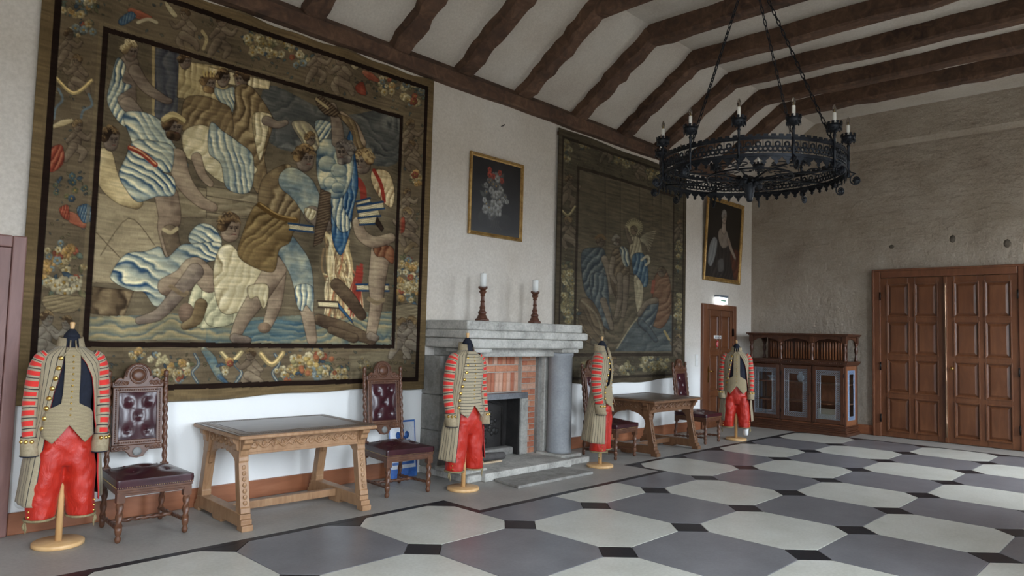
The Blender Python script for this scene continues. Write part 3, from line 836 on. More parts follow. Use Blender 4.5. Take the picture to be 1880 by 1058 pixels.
def make_table(oak, top, label):
    t = thing('trestle_table', label, 'table', group='carved trestle tables')
    LX = .545
    def corner_cut(hx, hy, c): return [(-hx+c, -hy), (hx-c, -hy), (hx, -hy+c), (hx, hy-c), (hx-c, hy), (-hx+c, hy), (-hx, hy-c), (-hx, -hy+c)]
    m = MB(); m.prism(corner_cut(.64, .49, .012), .715, .745); tt = m.build('table_top', oak, t, .008, 3)
    m = MB(); m.prism(corner_cut(.635, .485, .02), .745, .752); m.build('top_panel', top, tt, .002)
    m = MB(); m.box(-.52, .52, -.37, .37, .752, .7545); m.build('centre_panel', top, tt, .001)
    m = MB()
    for k in range(64):
        x = -.615+1.23*(k+.5)/64
        for y in (-.43, .43): m.box(x-.006, x+.006, y-.028, y+.028, .7515, .7545)
    for k in range(42):
        y = -.40+.80*(k+.5)/42
        for x in (-.575, .575): m.box(x-.028, x+.028, y-.006, y+.006, .7515, .7545)
    q = m.build('carved_border', top, tt, .001, 1); q['kind'] = 'stuff'
    # aprons with running foliage
    for s in (-1, 1):
        m = MB(); m.box(-.52, .52, s*.345-.015, s*.345+.015, .585, .715); m.box(-.53, .53, s*.345-.022, s*.345+.022, .575, .595); ap = m.build('long_apron', oak, t, .004)
        m = MB(); scroll_relief(m, -.50, .50, .60, .705, -.345-.016, .165, 5, .0085, None if s < 0 else RZ(PI)); q = m.build('apron_foliage', oak, ap); q['kind'] = 'stuff'
        m = MB(); m.box(s*LX-.015, s*LX+.015, -.33, .33, .585, .715); ap = m.build('end_apron', oak, t, .004)
        m = MB(); scroll_relief(m, -.28, .28, .60, .705, -LX-.016, .15, 6, .008, RZ(-PI/2) if s < 0 else RZ(PI/2)); q = m.build('apron_foliage', oak, ap); q['kind'] = 'stuff'
    for sx in (-1, 1):
        # sled foot with stepped ends
        x = sx*LX
        prof = [(-.50, .0), (-.50, .045), (-.475, .05), (-.475, .085), (-.45, .09), (-.45, .125), (-.38, .135), (.38, .135), (.45, .125), (.45, .09), (.475, .085), (.475, .05), (.50, .045), (.50, 0), (.40, 0), (.40, .03), (.10, .03), (.085, .0), (-.085, 0), (-.10, .03), (-.40, .03), (-.40, 0)]
        m = MB(); m.prism(prof, x-.045, x+.045, 'x'); m.build('sled_foot', oak, t, .005)
        for sy in (-1, 1):
            m = MB()
            y0, y1, w = sy*.40, sy*.30, .045
            rings = []
            for (z, yy, h) in ((.13, y0, .052), (.17, y0*.985, .050), (.18, y0*.98, .042), (.52, sy*.325, .042), (.53, sy*.322, .052), (.56, sy*.315, .052), (.60, sy*.315, .058), (.715, sy*.315, .058)):
                rings.append([(x-.04, yy-h, z), (x+.04, yy-h, z), (x+.04, yy+h, z), (x-.04, yy+h, z)])
            m.loft(rings, True, True, False, False); lg_ = m.build('leg', oak, t, .005)
            # carved strip on the outer face of the leg
            m = MB(); a = math.atan2(abs(y0)-.325, .35)
            for k in range(7):
                zz = .21+k*.045; yc = y0+(sy*.325-y0)*((zz-.18)/.34)+sy*.043
                m.sphere((x, yc, zz), .017, 8, 5, (1, .35, 1.15))
            q = m.build('leg_carving', oak, lg_); q['kind'] = 'stuff'
            # corbel under the top
            m = MB(); m.prism([(sy*.36, .715), (sy*.45, .715), (sy*.445, .68), (sy*.42, .665), (sy*.41, .63), (sy*.385, .615), (sy*.375, .575), (sy*.355, .565)], x-.035, x+.035, 'x'); m.build('corbel', oak, t, .006)
            m = MB(); m.prism([(x+sx*.035, .715), (x+sx*.09, .715), (x+sx*.085, .68), (x+sx*.06, .66), (x+sx*.055, .62), (x+sx*.035, .60)], sy*.315-.035, sy*.315+.035, 'y'); m.build('corbel', oak, t, .006)
            # arched bracket between leg and end apron
            pts = [(sy*.30, .59), (sy*.05, .59)]
            for k in range(7):
                aa = PI/2*k/6; pts.append((sy*(.05+.235*math.sin(aa)), .575-.15*(1-math.cos(aa))))
            pts += [(sy*.325, .40)]
            m = MB(); m.prism(pts, x-.018, x+.018, 'x'); m.build('arched_bracket', oak, t, .004)
    m = MB(); m.box(-LX, LX, -.03, .03, .055, .12); m.build('stretcher', oak, t, .005)
    return t
tb1 = make_table(MAT['oak'], MAT['oak_dark'], 'pale oak trestle table with carved apron under the large tapestry')
tb1.location = (3.26, 5.89, 0); tb1.rotation_euler = (0, 0, math.radians(-2))
tb2 = make_table(MAT['oak_brown'], MAT['oak_dark'], 'darker oak trestle table with carved apron under the smaller tapestry')
tb2.location = (8.98, 5.79, 0); tb2.rotation_euler = (0, 0, 0)
# blue and white tile picture leaning against the wall behind the second chair
MAT['delft_white'] = mottled('glazed_white_tile', [(206,212,220), (220,225,232)], 5, .2, .02, .002)
MAT['delft_blue'] = mottled('cobalt_blue_glaze', [(40,84,160), (58,104,180), (84,130,198)], 9, .2, .02, .002)
tp = thing('tile_picture', 'blue and white glazed picture leaning on the wall behind the chair beside the fireplace', 'tile panel', (4.93, 6.33, 0), math.radians(0))
mt = Matrix.Rotation(math.radians(-7), 4, 'X')
def tpb(name, b, mat, bv=.002):
    m = MB(); m.box(*b); o = m.build(name, mat, tp, bv); o.matrix_local = mt; return o
tpb('panel', (-.18, .18, -.008, .008, .0, .62), MAT['delft_white'])
for b in ((-.18, .18, -.011, -.008, .60, .62), (-.18, .18, -.011, -.008, 0, .10), (-.18, -.168, -.011, -.008, .1, .60), (.168, .18, -.011, -.008, .1, .60), (-.15, .15, -.010, -.008, .14, .17), (-.15, .15, -.010, -.008, .22, .27)): tpb('blue_band', b, MAT['delft_blue'])
for (a, z, w, h) in ((.0, .40, .05, .06), (.06, .46, .03, .04), (-.06, .46, .03, .04), (.0, .50, .022, .03), (.09, .38, .02, .03), (-.09, .38, .02, .03)):
    m = MB(); m.lathe([(w, 0), (w, .003)], 14, m=T(a, -.0085, z) @ Matrix.Rotation(PI/2, 4, 'X') @ Matrix.Diagonal((1, h/w, 1, 1))); o = m.build('motif', MAT['delft_blue'], tp); o.matrix_local = mt
# ------------------------------------------------------------------ costume mannequins
def stripes_mat(name, base, line, n, axis=0, line_w=.12, second=None, rough=.85):
    """cloth with thin stripes across one UV axis; second=(colour, lo, hi, u0, u1) adds broad bands limited to a strip"""
    m, nt, b = base_mat(name, rough)
    tc = nt.nodes.new('ShaderNodeTexCoord'); sp = nt.nodes.new('ShaderNodeSeparateXYZ'); nt.links.new(tc.outputs['UV'], sp.inputs[0])
    def math_(op, a, bb):
        q = nt.nodes.new('ShaderNodeMath'); q.operation = op
        for s_, v in ((q.inputs[0], a), (q.inputs[1], bb)):
            if isinstance(v, (int, float)): s_.default_value = v
            else: nt.links.new(v, s_)
        return q.outputs[0]
    t = math_('FRACT', math_('MULTIPLY', sp.outputs[axis], n), 0.0)
    ob = coords(nt); fine = noise(nt, ob, 160, 3); big = noise(nt, ob, 9, 3)
    c = mix(nt, fine, lin(tuple(int(x*.80) for x in base)), lin(tuple(min(255, int(x*1.12)) for x in base)))
    c = mix(nt, math_('MULTIPLY', big, .3), c, lin(tuple(int(x*.8) for x in base)))
    if second:
        col, lo, hi, u0, u1 = second
        inb = math_('MULTIPLY', math_('GREATER_THAN', t, lo), math_('LESS_THAN', t, hi))
        o = sp.outputs[1-axis]
        ins = math_('MULTIPLY', math_('GREATER_THAN', o, u0), math_('LESS_THAN', o, u1))
        c = mix(nt, math_('MULTIPLY', inb, ins), c, lin(col))
    c = mix(nt, math_('LESS_THAN', t, line_w), c, lin(line))
    nt.links.new(c, b.inputs['Base Color'])
    bump(nt, b, fine, .35, .002)
    b.inputs['Sheen Weight'].default_value = .15
    return m
MAT['coat'] = stripes_mat('striped_coat_cloth', (166,150,122), (32,30,34), 27, 0, .13)
MAT['sleeve'] = stripes_mat('striped_sleeve_cloth', (168,152,125), (30,28,32), 11, 1, .10, ((206,44,36), .32, .80, .05, .74))
MAT['waist_plain'] = stripes_mat('ribbed_waistcoat', (160,144,112), (128,114,88), 70, 1, .3)
MAT['waist_strip'] = stripes_mat('barred_waistcoat', (172,158,130), (40,38,40), 22, 1, .16)
MAT['trim'] = mottled('beige_braid', [(142,126,98), (172,156,126)], 60, .85, .4, .003, 120)
MAT['navy'] = mottled('navy_cloth', [(18,22,34), (26,31,46)], 20, .9, .2, .002, 150)
MAT['lining'] = mottled('dark_lining', [(22,20,24), (34,30,34)], 20, .8, .2, .002, 120)
MAT['red_trim'] = plain('red_piping', (176,36,32), .7)
rm, rnt, rbs = base_mat('red_satin', .46)
rv = coords(rnt)
rnt.links.new(ramp(rnt, noise(rnt, rv, 7, 4), [(.3, (164,26,10)), (.7, (188,40,18))]), rbs.inputs['Base Color'])
bump(rnt, rbs, noise(rnt, coords(rnt, (1, 1, .45)), 16, 4, .6, .8), .55, .02)
rbs.inputs['Sheen Weight'].default_value = .05
MAT['satin'] = rm
MAT['beech'] = wood('pale_beech', (196,150,96), (214,172,118), (224,186,136), (2,2,.5), .4, 6, .04)
MAT['gold'] = plain('gilt_button', (214,176,96), .28, 1.0)
MAT['fringe'] = mottled('gold_fringe', [(120,106,74), (156,140,104)], 60, .85, .5, .004, 140)

def interp(tab, z):
    """tab: rows (z, values...) from high z to low"""
    if z >= tab[0][0]: return tab[0][1:]
    for a, b in zip(tab, tab[1:]):
        if z >= b[0]:
            t = (a[0]-z)/(a[0]-b[0]); t = t*t*(3-2*t)*.4+t*.6
            return tuple(x+(y-x)*t for x, y in zip(a[1:], b[1:]))
    return tab[-1][1:]
#      z    a(half width) b(half depth) open-left open-right  y-offset
COAT = [(1.43, .085, .080, .030, .030, .01), (1.40, .118, .085, .040, .042, .01), (1.365, .188, .098, .046, .050, .008), (1.30, .205, .118, .058, .094, .0), (1.20, .200, .128, .078, .134, -.005),
        (1.08, .190, .124, .104, .158, .0), (.96, .188, .122, .120, .168, .006), (.80, .214, .142, .136, .196, .016), (.60, .246, .165, .156, .212, .03), (.32, .266, .188, .180, .226, .042)]
BODY = [(1.50, .052, .055, .0), (1.44, .058, .062, .005), (1.40, .105, .075, .006), (1.36, .170, .086, .004), (1.28, .180, .104, -.004), (1.18, .172, .110, -.006), (1.02, .150, .100, .0), (.90, .158, .108, .004), (.84, .160, .108, .004)]
def front_pt(x, z, off=.012):
    """point on the front of the body at lateral x"""
    a, b, yo = interp(BODY, z); a = max(a+off, abs(x)*1.02); b += off
    return (x, yo-b*math.sqrt(max(0.0, 1-(x/a)**2)), z)
def make_mannequin(label, style, loc, rotdeg, seed, sock=False):
    r = random.Random(seed)
    c = thing('costume_mannequin', label, 'mannequin', loc, math.radians(rotdeg), 'costumed mannequins')
    m = MB(); m.lathe([(.160, 0), (.166, .004), (.166, .026), (.160, .032), (.02, .033)], 40); m.build('stand_base', MAT['beech'], c)
    m = MB(); m.lathe([(.023, .030), (.023, .90)], 16); m.build('stand_pole', MAT['beech'], c)
    m = MB(); rings = []
    for i in range(22):
        z = .84+(1.50-.84)*i/21; a, b, yo = interp(BODY, z)
        rings.append([(a*math.cos(2*PI*k/28), yo+b*math.sin(2*PI*k/28), z) for k in range(28)])
    m.loft(rings, True, True, True, False); m.build('dress_form', MAT['navy'], c)
    m = MB(); m.lathe([(.053, 1.49), (.050, 1.512), (.034, 1.535), (.020, 1.552), (.012, 1.556)], 16); m.build('neck_cap', MAT['navy'], c)
    m = MB(); m.lathe([(.012, 1.545), (.013, 1.56), (.018, 1.595), (.016, 1.604), (.006, 1.607)], 12); m.build('neck_peg', MAT['beech'], c)
    # ---- breeches
    m = MB(); rings = []
    def wr(k, z, ph, am): return 1+am*math.sin(3*k+9*z+ph)+am*.7*math.sin(5*k-14*z+ph*2)
    for i in range(12):
        z = .93-(.93-.575)*i/11; t = i/11; a = .150+.020*min(1, t*2.0)-.05*max(0, t-.7); b = .112+.022*min(1, t*2)-.10*max(0, t-.7)
        rings.append([(a*math.cos(q)*wr(q, z, seed, .02), .004+b*math.sin(q)*wr(q, z, seed+1, .02), z) for q in [2*PI*k/32 for k in range(32)]])
    m.loft(rings, True, True, True, False)
    for s in (-1, 1):
        rings = []
        for i in range(24):
            z = .70-(.70-.205)*i/23; t = i/23
            cx = s*(.088+.040*t); a = .094-.006*t+.012*math.sin(PI*t); b = .128-.026*t
            rings.append([(cx+a*math.cos(q)*wr(q, z, seed+s, .035), .004-.01*t+b*math.sin(q)*wr(q, z, seed+2*s, .035), z) for q in [2*PI*k/28 for k in range(28)]])
        m.loft(rings, True, True, True, False)
    br = m.build('breeches', MAT['satin'], c)
    rmod = br.modifiers.new('one_cloth', 'REMESH'); rmod.mode = 'VOXEL'; rmod.voxel_size = .009; rmod.use_smooth_shade = True
    sm = br.modifiers.new('soften', 'SMOOTH'); sm.factor = .8; sm.iterations = 9
    tx = bpy.data.textures.get('cloth_folds') or bpy.data.textures.new('cloth_folds', 'CLOUDS'); tx.noise_scale = .10; tx.noise_depth = 1
    dm = br.modifiers.new('folds', 'DISPLACE'); dm.texture = tx; dm.strength = .020; dm.mid_level = .5; dm.texture_coords = 'GLOBAL'
    for s in (-1, 1):
        m = MB(); m.tube([(s*.128+.091*math.cos(q), -.006+.105*math.sin(q), .207) for q in [2*PI*k/28 for k in range(28)]], .009, 6, closed=True); m.build('hem_braid', MAT['fringe'], br)
        m = MB(); m.tube([(s*.215, -.03, .205), (s*.222, -.035, .17), (s*.218, -.034, .14)], [.004, .011, .004], 7); m.tube([(s*.212, -.04, .20), (s*.208, -.045, .15), (s*.210, -.046, .115)], [.003, .008, .003], 7); q = m.build('tassel', MAT['fringe'], br); q['kind'] = 'stuff'
        for k in range(3):
            b_ = MB(); b_.sphere((s*.200, -.065, .235+.038*k), .0095, 8, 5); b_.build('breeches_button', MAT['gold'], br)
    # ---- waistcoat: placket and pointed skirts lying on the body
    wide = style == 'barred'
    mat_w = MAT['waist_strip'] if wide else MAT['waist_plain']
    def hw_at(z):
        if wide: return interp([(1.42, .045), (1.36, .085), (1.25, .125), (1.05, .135), (.95, .14), (.88, .15), (.74, .155)], z)[0]
        return interp([(1.42, .040), (1.36, .048), (1.10, .050), (1.02, .055), (.985, .125), (.95, .150), (.88, .155), (.74, .16)], z)[0]
    NZ, NX = 30, 16; vs = []; uvs = []
    for i in range(NZ+1):
        for k in range(NX+1):
            u = -1+2*k/NX
            zb = .745+.125*max(0, 1-abs(u)/.62)+(.05*max(0, (abs(u)-.62)/.38))
            z = 1.42+(zb-1.42)*i/NZ
            x = u*hw_at(max(z, .74)); p = front_pt(x, z, .022+.012*max(0, (1.0-z)/.25))
            if z < .9: p = (p[0], p[1]-.035*(.9-z)/.15, p[2])
            vs.append(p); uvs.append((k/NX, (1.42-z)/.68))
    m = MB(); m.add(vs, [(i*(NX+1)+k, i*(NX+1)+k+1, (i+1)*(NX+1)+k+1, (i+1)*(NX+1)+k) for i in range(NZ) for k in range(NX)], uvs, True)
    wc = m.build('waistcoat', mat_w, c); so = wc.modifiers.new('cloth', 'SOLIDIFY'); so.thickness = .006; so.offset = 1
    for k in range(11):
        z = 1.36-k*.042; p = front_pt(.004, z, .030); b_ = MB(); b_.sphere(p, .0075, 8, 5); b_.build('waistcoat_button', MAT['gold'], wc)
    if not wide:
        m = MB()
        for s in (-1, 1):
            m.tube([front_pt(s*.016, 1.47, .012), front_pt(s*.020, 1.41, .028), front_pt(s*.07, 1.345, .022)], .011, 6, flat=.5)
        m.build('collar_facing', MAT['trim'], wc)
    # ---- coat: open shell with lining
    NR, NA = 44, 60; rings = []
    for i in range(NR+1):
        z = 1.43+(.32-1.43)*i/NR
        a, b, ol, orr, yo = interp(COAT, z)
        fl_ = math.asin(min(.95, ol/a)); fr_ = 2*PI-math.asin(min(.95, orr/a)); ring = []
        k_ = max(0, (.95-z)/.6)
        for j in range(NA+1):
            q = fl_+(fr_-fl_)*j/NA
            w = 1+k_*(.035*math.sin(7*q+seed)+.02*math.sin(13*q+2*seed))+.006*math.sin(5*q+20*z)
            zz = z-.02*k_*math.cos(q)
            ring.append((-a*math.sin(q)*w, yo-b*math.cos(q)*w, zz))
        rings.append(ring)
    m = MB(); m.loft(rings, False, False, True, True)
    coat = m.build('coat_body', MAT['coat'], c)
    coat.data.materials.append(MAT['lining']); coat.data.materials.append(MAT['red_trim'])
    so = coat.modifiers.new('cloth', 'SOLIDIFY'); so.thickness = .009; so.offset = -1; so.material_offset = 1; so.material_offset_rim = 2; so.use_flip_normals = False
    # standing collar
    rings = []
    for i in range(6):
        t = i/5; z = 1.415+.082*t; a = .094-.016*t; ring = []
        for j in range(31):
            q = .42+(2*PI-.84)*j/30; ring.append((-a*math.sin(q), .012-(a*.95)*math.cos(q)+.012*t, z+.012*math.cos(q)*-1))
        rings.append(ring)
    m = MB(); m.loft(rings, False, False, True, True); col_ = m.build('coat_collar', MAT['trim'], c)
    so = col_.modifiers.new('cloth', 'SOLIDIFY'); so.thickness = .01; so.offset = -1
    for e in (0, -1):
        m = MB(); m.tube([rings[i][e] for i in range(6)], .005, 6); m.build('collar_edge', MAT['navy'], col_)
    # buttons down the right-hand front edge
    for k in range(8):
        z = 1.345-k*.071; a, b, ol, orr, yo = interp(COAT, z); x = -(ol+.022)
        y = yo-b*math.sqrt(max(0, 1-(x/a)**2))-.008
        b_ = MB(); b_.lathe([(.0005, .010), (.009, .009), (.0165, .004), (.0165, 0), (.004, -.004)], 12, m=T(x, y, z) @ RZ(-.35) @ Matrix.Rotation(PI/2, 4, 'X')); b_.build('coat_button', MAT['gold'], coat)
    # pocket flaps
    for s in (-1, 1):
        z0 = .80; a, b, ol, orr, yo = interp(COAT, z0); m = MB(); vs = []
        for (dq, zz) in ((-.22, .83), (0, .815), (.22, .83), (.22, .775), (0, .75), (-.22, .775)):
            q = PI*.5+dq; aa, bb, _, _, y2 = interp(COAT, zz); vs.append((s*(aa+.012)*math.sin(q), y2-(bb+.012)*math.cos(q), zz))
        m.add(vs, [tuple(range(6))]); pf = m.build('pocket_flap', MAT['trim'], coat); so = pf.modifiers.new('cloth', 'SOLIDIFY'); so.thickness = .005; so.offset = 0
    # sleeves
    for s in (-1, 1):
        path = [(.140, .004, 1.376), (.172, .006, 1.348), (.196, .008, 1.29), (.210, .012, 1.20), (.220, .018, 1.09), (.226, .012, 1.00), (.228, -.006, .90), (.224, -.028, .80), (.220, -.040, .735)]
        rad = [.038, .054, .060, .058, .056, .054, .051, .047, .045]
        rings = []; P_ = [Vector((s*x, y, z)) for x, y, z in path]; N = 40
        for i in range(N+1):
            f = i/N*(len(path)-1); k = min(int(f), len(path)-2); t = f-k
            q = P_[k].lerp(P_[k+1], t); rr = rad[k]+(rad[k+1]-rad[k])*t
            rr *= 1+.025*math.sin(i*1.1+seed)
            tg = (P_[min(k+1, len(path)-1)]-P_[max(k, 0)]).normalized()
            X = Vector((0, -1, 0)); X = (X-tg*X.dot(tg)).normalized(); Y = tg.cross(X)
            ring = []
            for j in range(25):
                w = s*(2*PI*j/24-.8)      # u runs from the inner front round the outer side on both arms
                ring.append(tuple(q+X*rr*math.cos(w)*1.1-Y*rr*math.sin(w)*.9))
            rings.append(ring)
        m = MB(); m.loft(rings, False, False, True, True); sl = m.build('sleeve', MAT['sleeve'], c)
        m = MB(); rings = []
        base = P_[-1]; dn = (P_[-1]-P_[-2]).normalized()
        for (t, rr) in ((-.055, .056), (-.05, .062), (.0, .064), (.075, .066), (.078, .060), (.06, .05)):
            q = base+dn*t; rings.append([(q.x+rr*math.cos(2*PI*j/24)*.88, q.y+rr*math.sin(2*PI*j/24)*1.05, q.z) for j in range(24)])
        m.loft(rings, True, True, True, True); cf = m.build('cuff', MAT['waist_plain'] if s*0 else MAT['trim'], c)
        m = MB(); m.tube([tuple(v) for v in rings[0]], .004, 5, closed=True); m.tube([tuple(v) for v in rings[3]], .004, 5, closed=True); q = m.build('cuff_piping', MAT['navy'], cf); q['kind'] = 'stuff'
        for k in range(3):
            w = -PI/2+s*(-.15+.62*k) if s > 0 else -PI/2-(-.15+.62*k)
            q = base+dn*(-.028); b_ = MB(); b_.sphere((q.x+.061*math.cos(w)*.9, q.y+.065*math.sin(w), q.z), .0145, 9, 6, (1, 1, 1)); b_.build('cuff_button', MAT['gold'], cf)
    if sock:
        m = MB(); m.lathe([(.030, .085), (.040, .10), (.042, .15), (.045, .215)], 16, c=(.150, -.03, 0)); m.build('stocking', plain('white_stocking', (224,224,222), .8), c)
    return c
make_mannequin('striped coat and red breeches on a stand beside the near door and large tapestry', 'plain', (1.54, 5.96, 0), -6, 1)
make_mannequin('striped coat with barred waistcoat and red breeches, stand before the fireplace', 'barred', (5.03, 5.47, 0), -3, 2)
make_mannequin('striped coat seen side-on over red breeches, stand between hearth and dark table', 'plain', (7.22, 5.37, 0), 24, 3)
make_mannequin('striped coat and red breeches with a white stocking, stand near the small door', 'plain', (10.93, 5.42, 0), -62, 4, True)
# ------------------------------------------------------------------ display cabinet with leaded glass
MAT['cab'] = wood('dark_cabinet_oak', (56,32,20), (78,46,30), (98,62,42), (2,2,.5), .35, 7, .08)
MAT['cab_light'] = wood('cabinet_side_oak', (110,66,40), (134,84,54), (150,100,68), (2,2,.5), .38, 7, .08)
MAT['lead'] = plain('lead_came', (148,152,158), .45, .25)
MAT['lead_blue'] = plain('pale_blue_lead', (150,170,200), .4, .2)
gm2, gn2, gb2 = base_mat('cabinet_glass', .03)
gb2.inputs['Transmission Weight'].default_value = 1.0; gb2.inputs['IOR'].default_value = 1.12; gb2.inputs['Base Color'].default_value = (.9, .93, .95, 1)
MAT['cab_glass'] = gm2
# local frame: x along the front (0 = left end seen from the room), y depth (0 = front, towards the wall +), then turned to face -x
CB = thing('display_cabinet', 'dark carved oak cabinet with three leaded glass doors and arcaded top', 'cabinet', (12.84, 6.13, 0), -PI/2)
CWd, CD = 1.78, .66
def cb(name, m, mat, bevel=.004, parent=None): return m.build(name, MAT[mat] if isinstance(mat, str) else mat, parent or CB, bevel)
def bx(*a): m = MB(); m.box(*a); return m
m = MB()
for (o, z0, z1) in ((.0, 0, .055), (-.012, .055, .085), (-.03, .085, .12), (-.02, .12, .145), (-.042, .145, .17)): m.box(-o-.0, CWd+o, -o, CD, z0, z1)
cb('plinth', m, 'cab', .006)
cb('floor_board', bx(.045, CWd-.045, .05, CD-.03, .17, .19), 'cab_light')
cb('back_panel', bx(.04, CWd-.04, CD-.03, CD-.012, .17, 1.24), 'cab_light')
for x in (.04, CWd-.07): cb('corner_post', bx(x, x+.035, .042, .085, .17, 1.2), 'cab', .004)
for x in (.04, CWd-.07): cb('corner_post', bx(x, x+.035, CD-.06, CD-.012, .17, 1.2), 'cab', .004)
for k in range(2): cb('divider_post', bx(.04+(CWd-.08)*(k+1)/3-.02, .04+(CWd-.08)*(k+1)/3+.02, .042, .08, .17, 1.2), 'cab', .003)
for z in (.52, .86): cb('shelf', bx(.075, CWd-.075, .09, CD-.035, z, z+.018), 'cab_light', .002)
def came_grid(m, x0, x1, z0, z1, y, bw=.075, step=.036, r=.0027):
    """leaded border: a lattice of cames round the edge of the pane"""
    def bar(a, b): m.tube([a, b], r, 4, False)
    for (a0, a1, b0, b1) in ((x0, x0+bw, z0, z1), (x1-bw, x1, z0, z1), (x0+bw, x1-bw, z0, z0+bw), (x0+bw, x1-bw, z1-bw, z1)):
        nx = max(1, round((a1-a0)/step)); nz = max(1, round((b1-b0)/step))
        for i in range(nx):
            for j in range(nz):
                cx, cz = a0+(a1-a0)*(i+.5)/nx, b0+(b1-b0)*(j+.5)/nz; w, h = (a1-a0)/nx/2, (b1-b0)/nz/2
                P = [(cx-w, y, cz), (cx, y, cz-h), (cx+w, y, cz), (cx, y, cz+h)]
                for q in range(4): bar(P[q], P[(q+1) % 4])
    for (a, b) in (((x0+bw, z0+bw), (x1-bw, z0+bw)), ((x1-bw, z0+bw), (x1-bw, z1-bw)), ((x1-bw, z1-bw), (x0+bw, z1-bw)), ((x0+bw, z1-bw), (x0+bw, z0+bw)), ((x0, z0), (x0, z1)), ((x1, z0), (x1, z1)), ((x0, z0), (x1, z0)), ((x0, z1), (x1, z1))):
        bar((a[0], y, a[1]), (b[0], y, b[1]))
DW = (CWd-.08)/3
for k in range(3):
    x0, x1 = .04+k*DW+.018, .04+(k+1)*DW-.018; z0, z1 = .20, 1.185; fw_ = .058
    m = MB(); m.box(x0, x0+fw_, .018, .042, z0, z1); m.box(x1-fw_, x1, .018, .042, z0, z1); m.box(x0+fw_, x1-fw_, .018, .042, z0, z0+.07); m.box(x0+fw_, x1-fw_, .018, .042, z1-.065, z1)
    d = cb('glass_door', m, 'cab', .005)
    p = bx(x0+fw_, x1-fw_, .028, .031, z0+.07, z1-.065); p.build('pane', MAT['cab_glass'], d)
    m = MB(); came_grid(m, x0+fw_+.004, x1-fw_-.004, z0+.074, z1-.069, .025); q = m.build('lead_tracery', MAT['lead'], d); q['kind'] = 'stuff'
    m = MB(); m.sphere((x1-.028 if k != 2 else x0+.028, .010, .68), .011, 8, 6); m.build('door_knob', MAT['iron_dark'], d)
    for z in (.36, 1.04):
        h = MB(); h.lathe([(.006, -.035), (.006, .035)], 8, c=(x0+.001 if k != 2 else x1-.001, .015, z)); h.build('hinge', MAT['iron_dark'], d)
# right side (faces the double door): frame and leaded pane
for s, x in ((1, CWd-.055), (-1, .04)):
    m = MB(); m.box(x, x+.014, .085, .17, .19, 1.2); m.box(x, x+.014, CD-.14, CD-.06, .19, 1.2); m.box(x, x+.014, .17, CD-.14, .19, .26); m.box(x, x+.014, .17, CD-.14, 1.13, 1.2)
    sd = cb('side_frame', m, 'cab_light', .003)
    p = bx(x+.004, x+.008, .17, CD-.14, .26, 1.13); p.build('pane', MAT['cab_glass'], sd)
    m = MB(); came_grid(m, .175, CD-.145, .265, 1.125, 0, .06, .034); m.v = [((x+.0125 if s > 0 else x+.0015)+b_, a, c_) for a, b_, c_ in m.v]; q = m.build('lead_tracery', MAT['lead_blue'], sd); q['kind'] = 'stuff'
# middle cornice with dentils
m = MB()
for (o, z0, z1) in ((-.03, 1.20, 1.215), (-.012, 1.215, 1.235), (.004, 1.235, 1.262), (.016, 1.262, 1.285)): m.box(-o+.0, CWd+o, -o, CD, z0, z1)
cn = cb('cornice', m, 'cab', .004)
m = MB()
for k in range(46):
    x = .01+(CWd-.02)*(k+.5)/46; m.box(x-.011, x+.011, -.012, .004, 1.238, 1.258)
q = m.build('dentils', MAT['cab'], cn, .002, 1); q['kind'] = 'stuff'
# arcaded upper gallery: back wall of small reeds, carved posts, arches and top board
cb('gallery_back', bx(.16, CWd-.16, CD-.16, CD-.14, 1.285, 1.68), 'cab')
for k in range(3):
    xa, xb = .2+k*.475, .2+(k+1)*.475-.03
    for j in range(9):
        x = xa+(xb-xa)*(j+.5)/9; m = MB(); m.lathe([(.016, 1.30), (.016, 1.60), (.010, 1.615)], 8, c=(x, CD-.165, 0)); cb('reed', m, 'cab_light', 0)
def gallery_post(x, y):
    m = MB(); m.lathe([(.034, 1.285), (.036, 1.30), (.026, 1.315), (.030, 1.335), (.020, 1.36), (.017, 1.40), (.030, 1.45), (.033, 1.49), (.020, 1.53), (.024, 1.55), (.034, 1.57), (.036, 1.60)], 14, c=(x, y, 0)); m.box(x-.034, x+.034, y-.034, y+.034, 1.60, 1.715); cb('gallery_post', m, 'cab', 0)
for x in (.045, .045+(CWd-.09)/3, .045+(CWd-.09)*2/3, CWd-.045): gallery_post(x, .045)
for x in (.045, CWd-.045): gallery_post(x, CD-.06)
def arch(x0, x1, y, along='x'):
    pts = [(x0, 1.715), (x0, 1.60)]
    for k in range(13):
        t = k/12; pts.append((x0+(x1-x0)*t, 1.60+.065*math.sin(PI*t)+.014*abs(math.sin(3*PI*t))))
    pts += [(x1, 1.715)]
    m = MB()
    if along == 'x': m.prism(pts, y-.012, y+.012, 'y')
    else: m.prism(pts, y-.012, y+.012, 'x')
    cb('arch_board', m, 'cab', .003)
for k in range(3): arch(.08+k*(CWd-.09)/3, .01+(k+1)*(CWd-.09)/3, .045)
for x in (.045, CWd-.045): arch(.085, CD-.10, x, 'y')
m = MB(); m.box(-.005, CWd+.005, -.01, CD, 1.715, 1.735); m.box(-.03, CWd+.03, -.035, CD, 1.735, 1.762); cb('top_board', m, 'cab', .006)
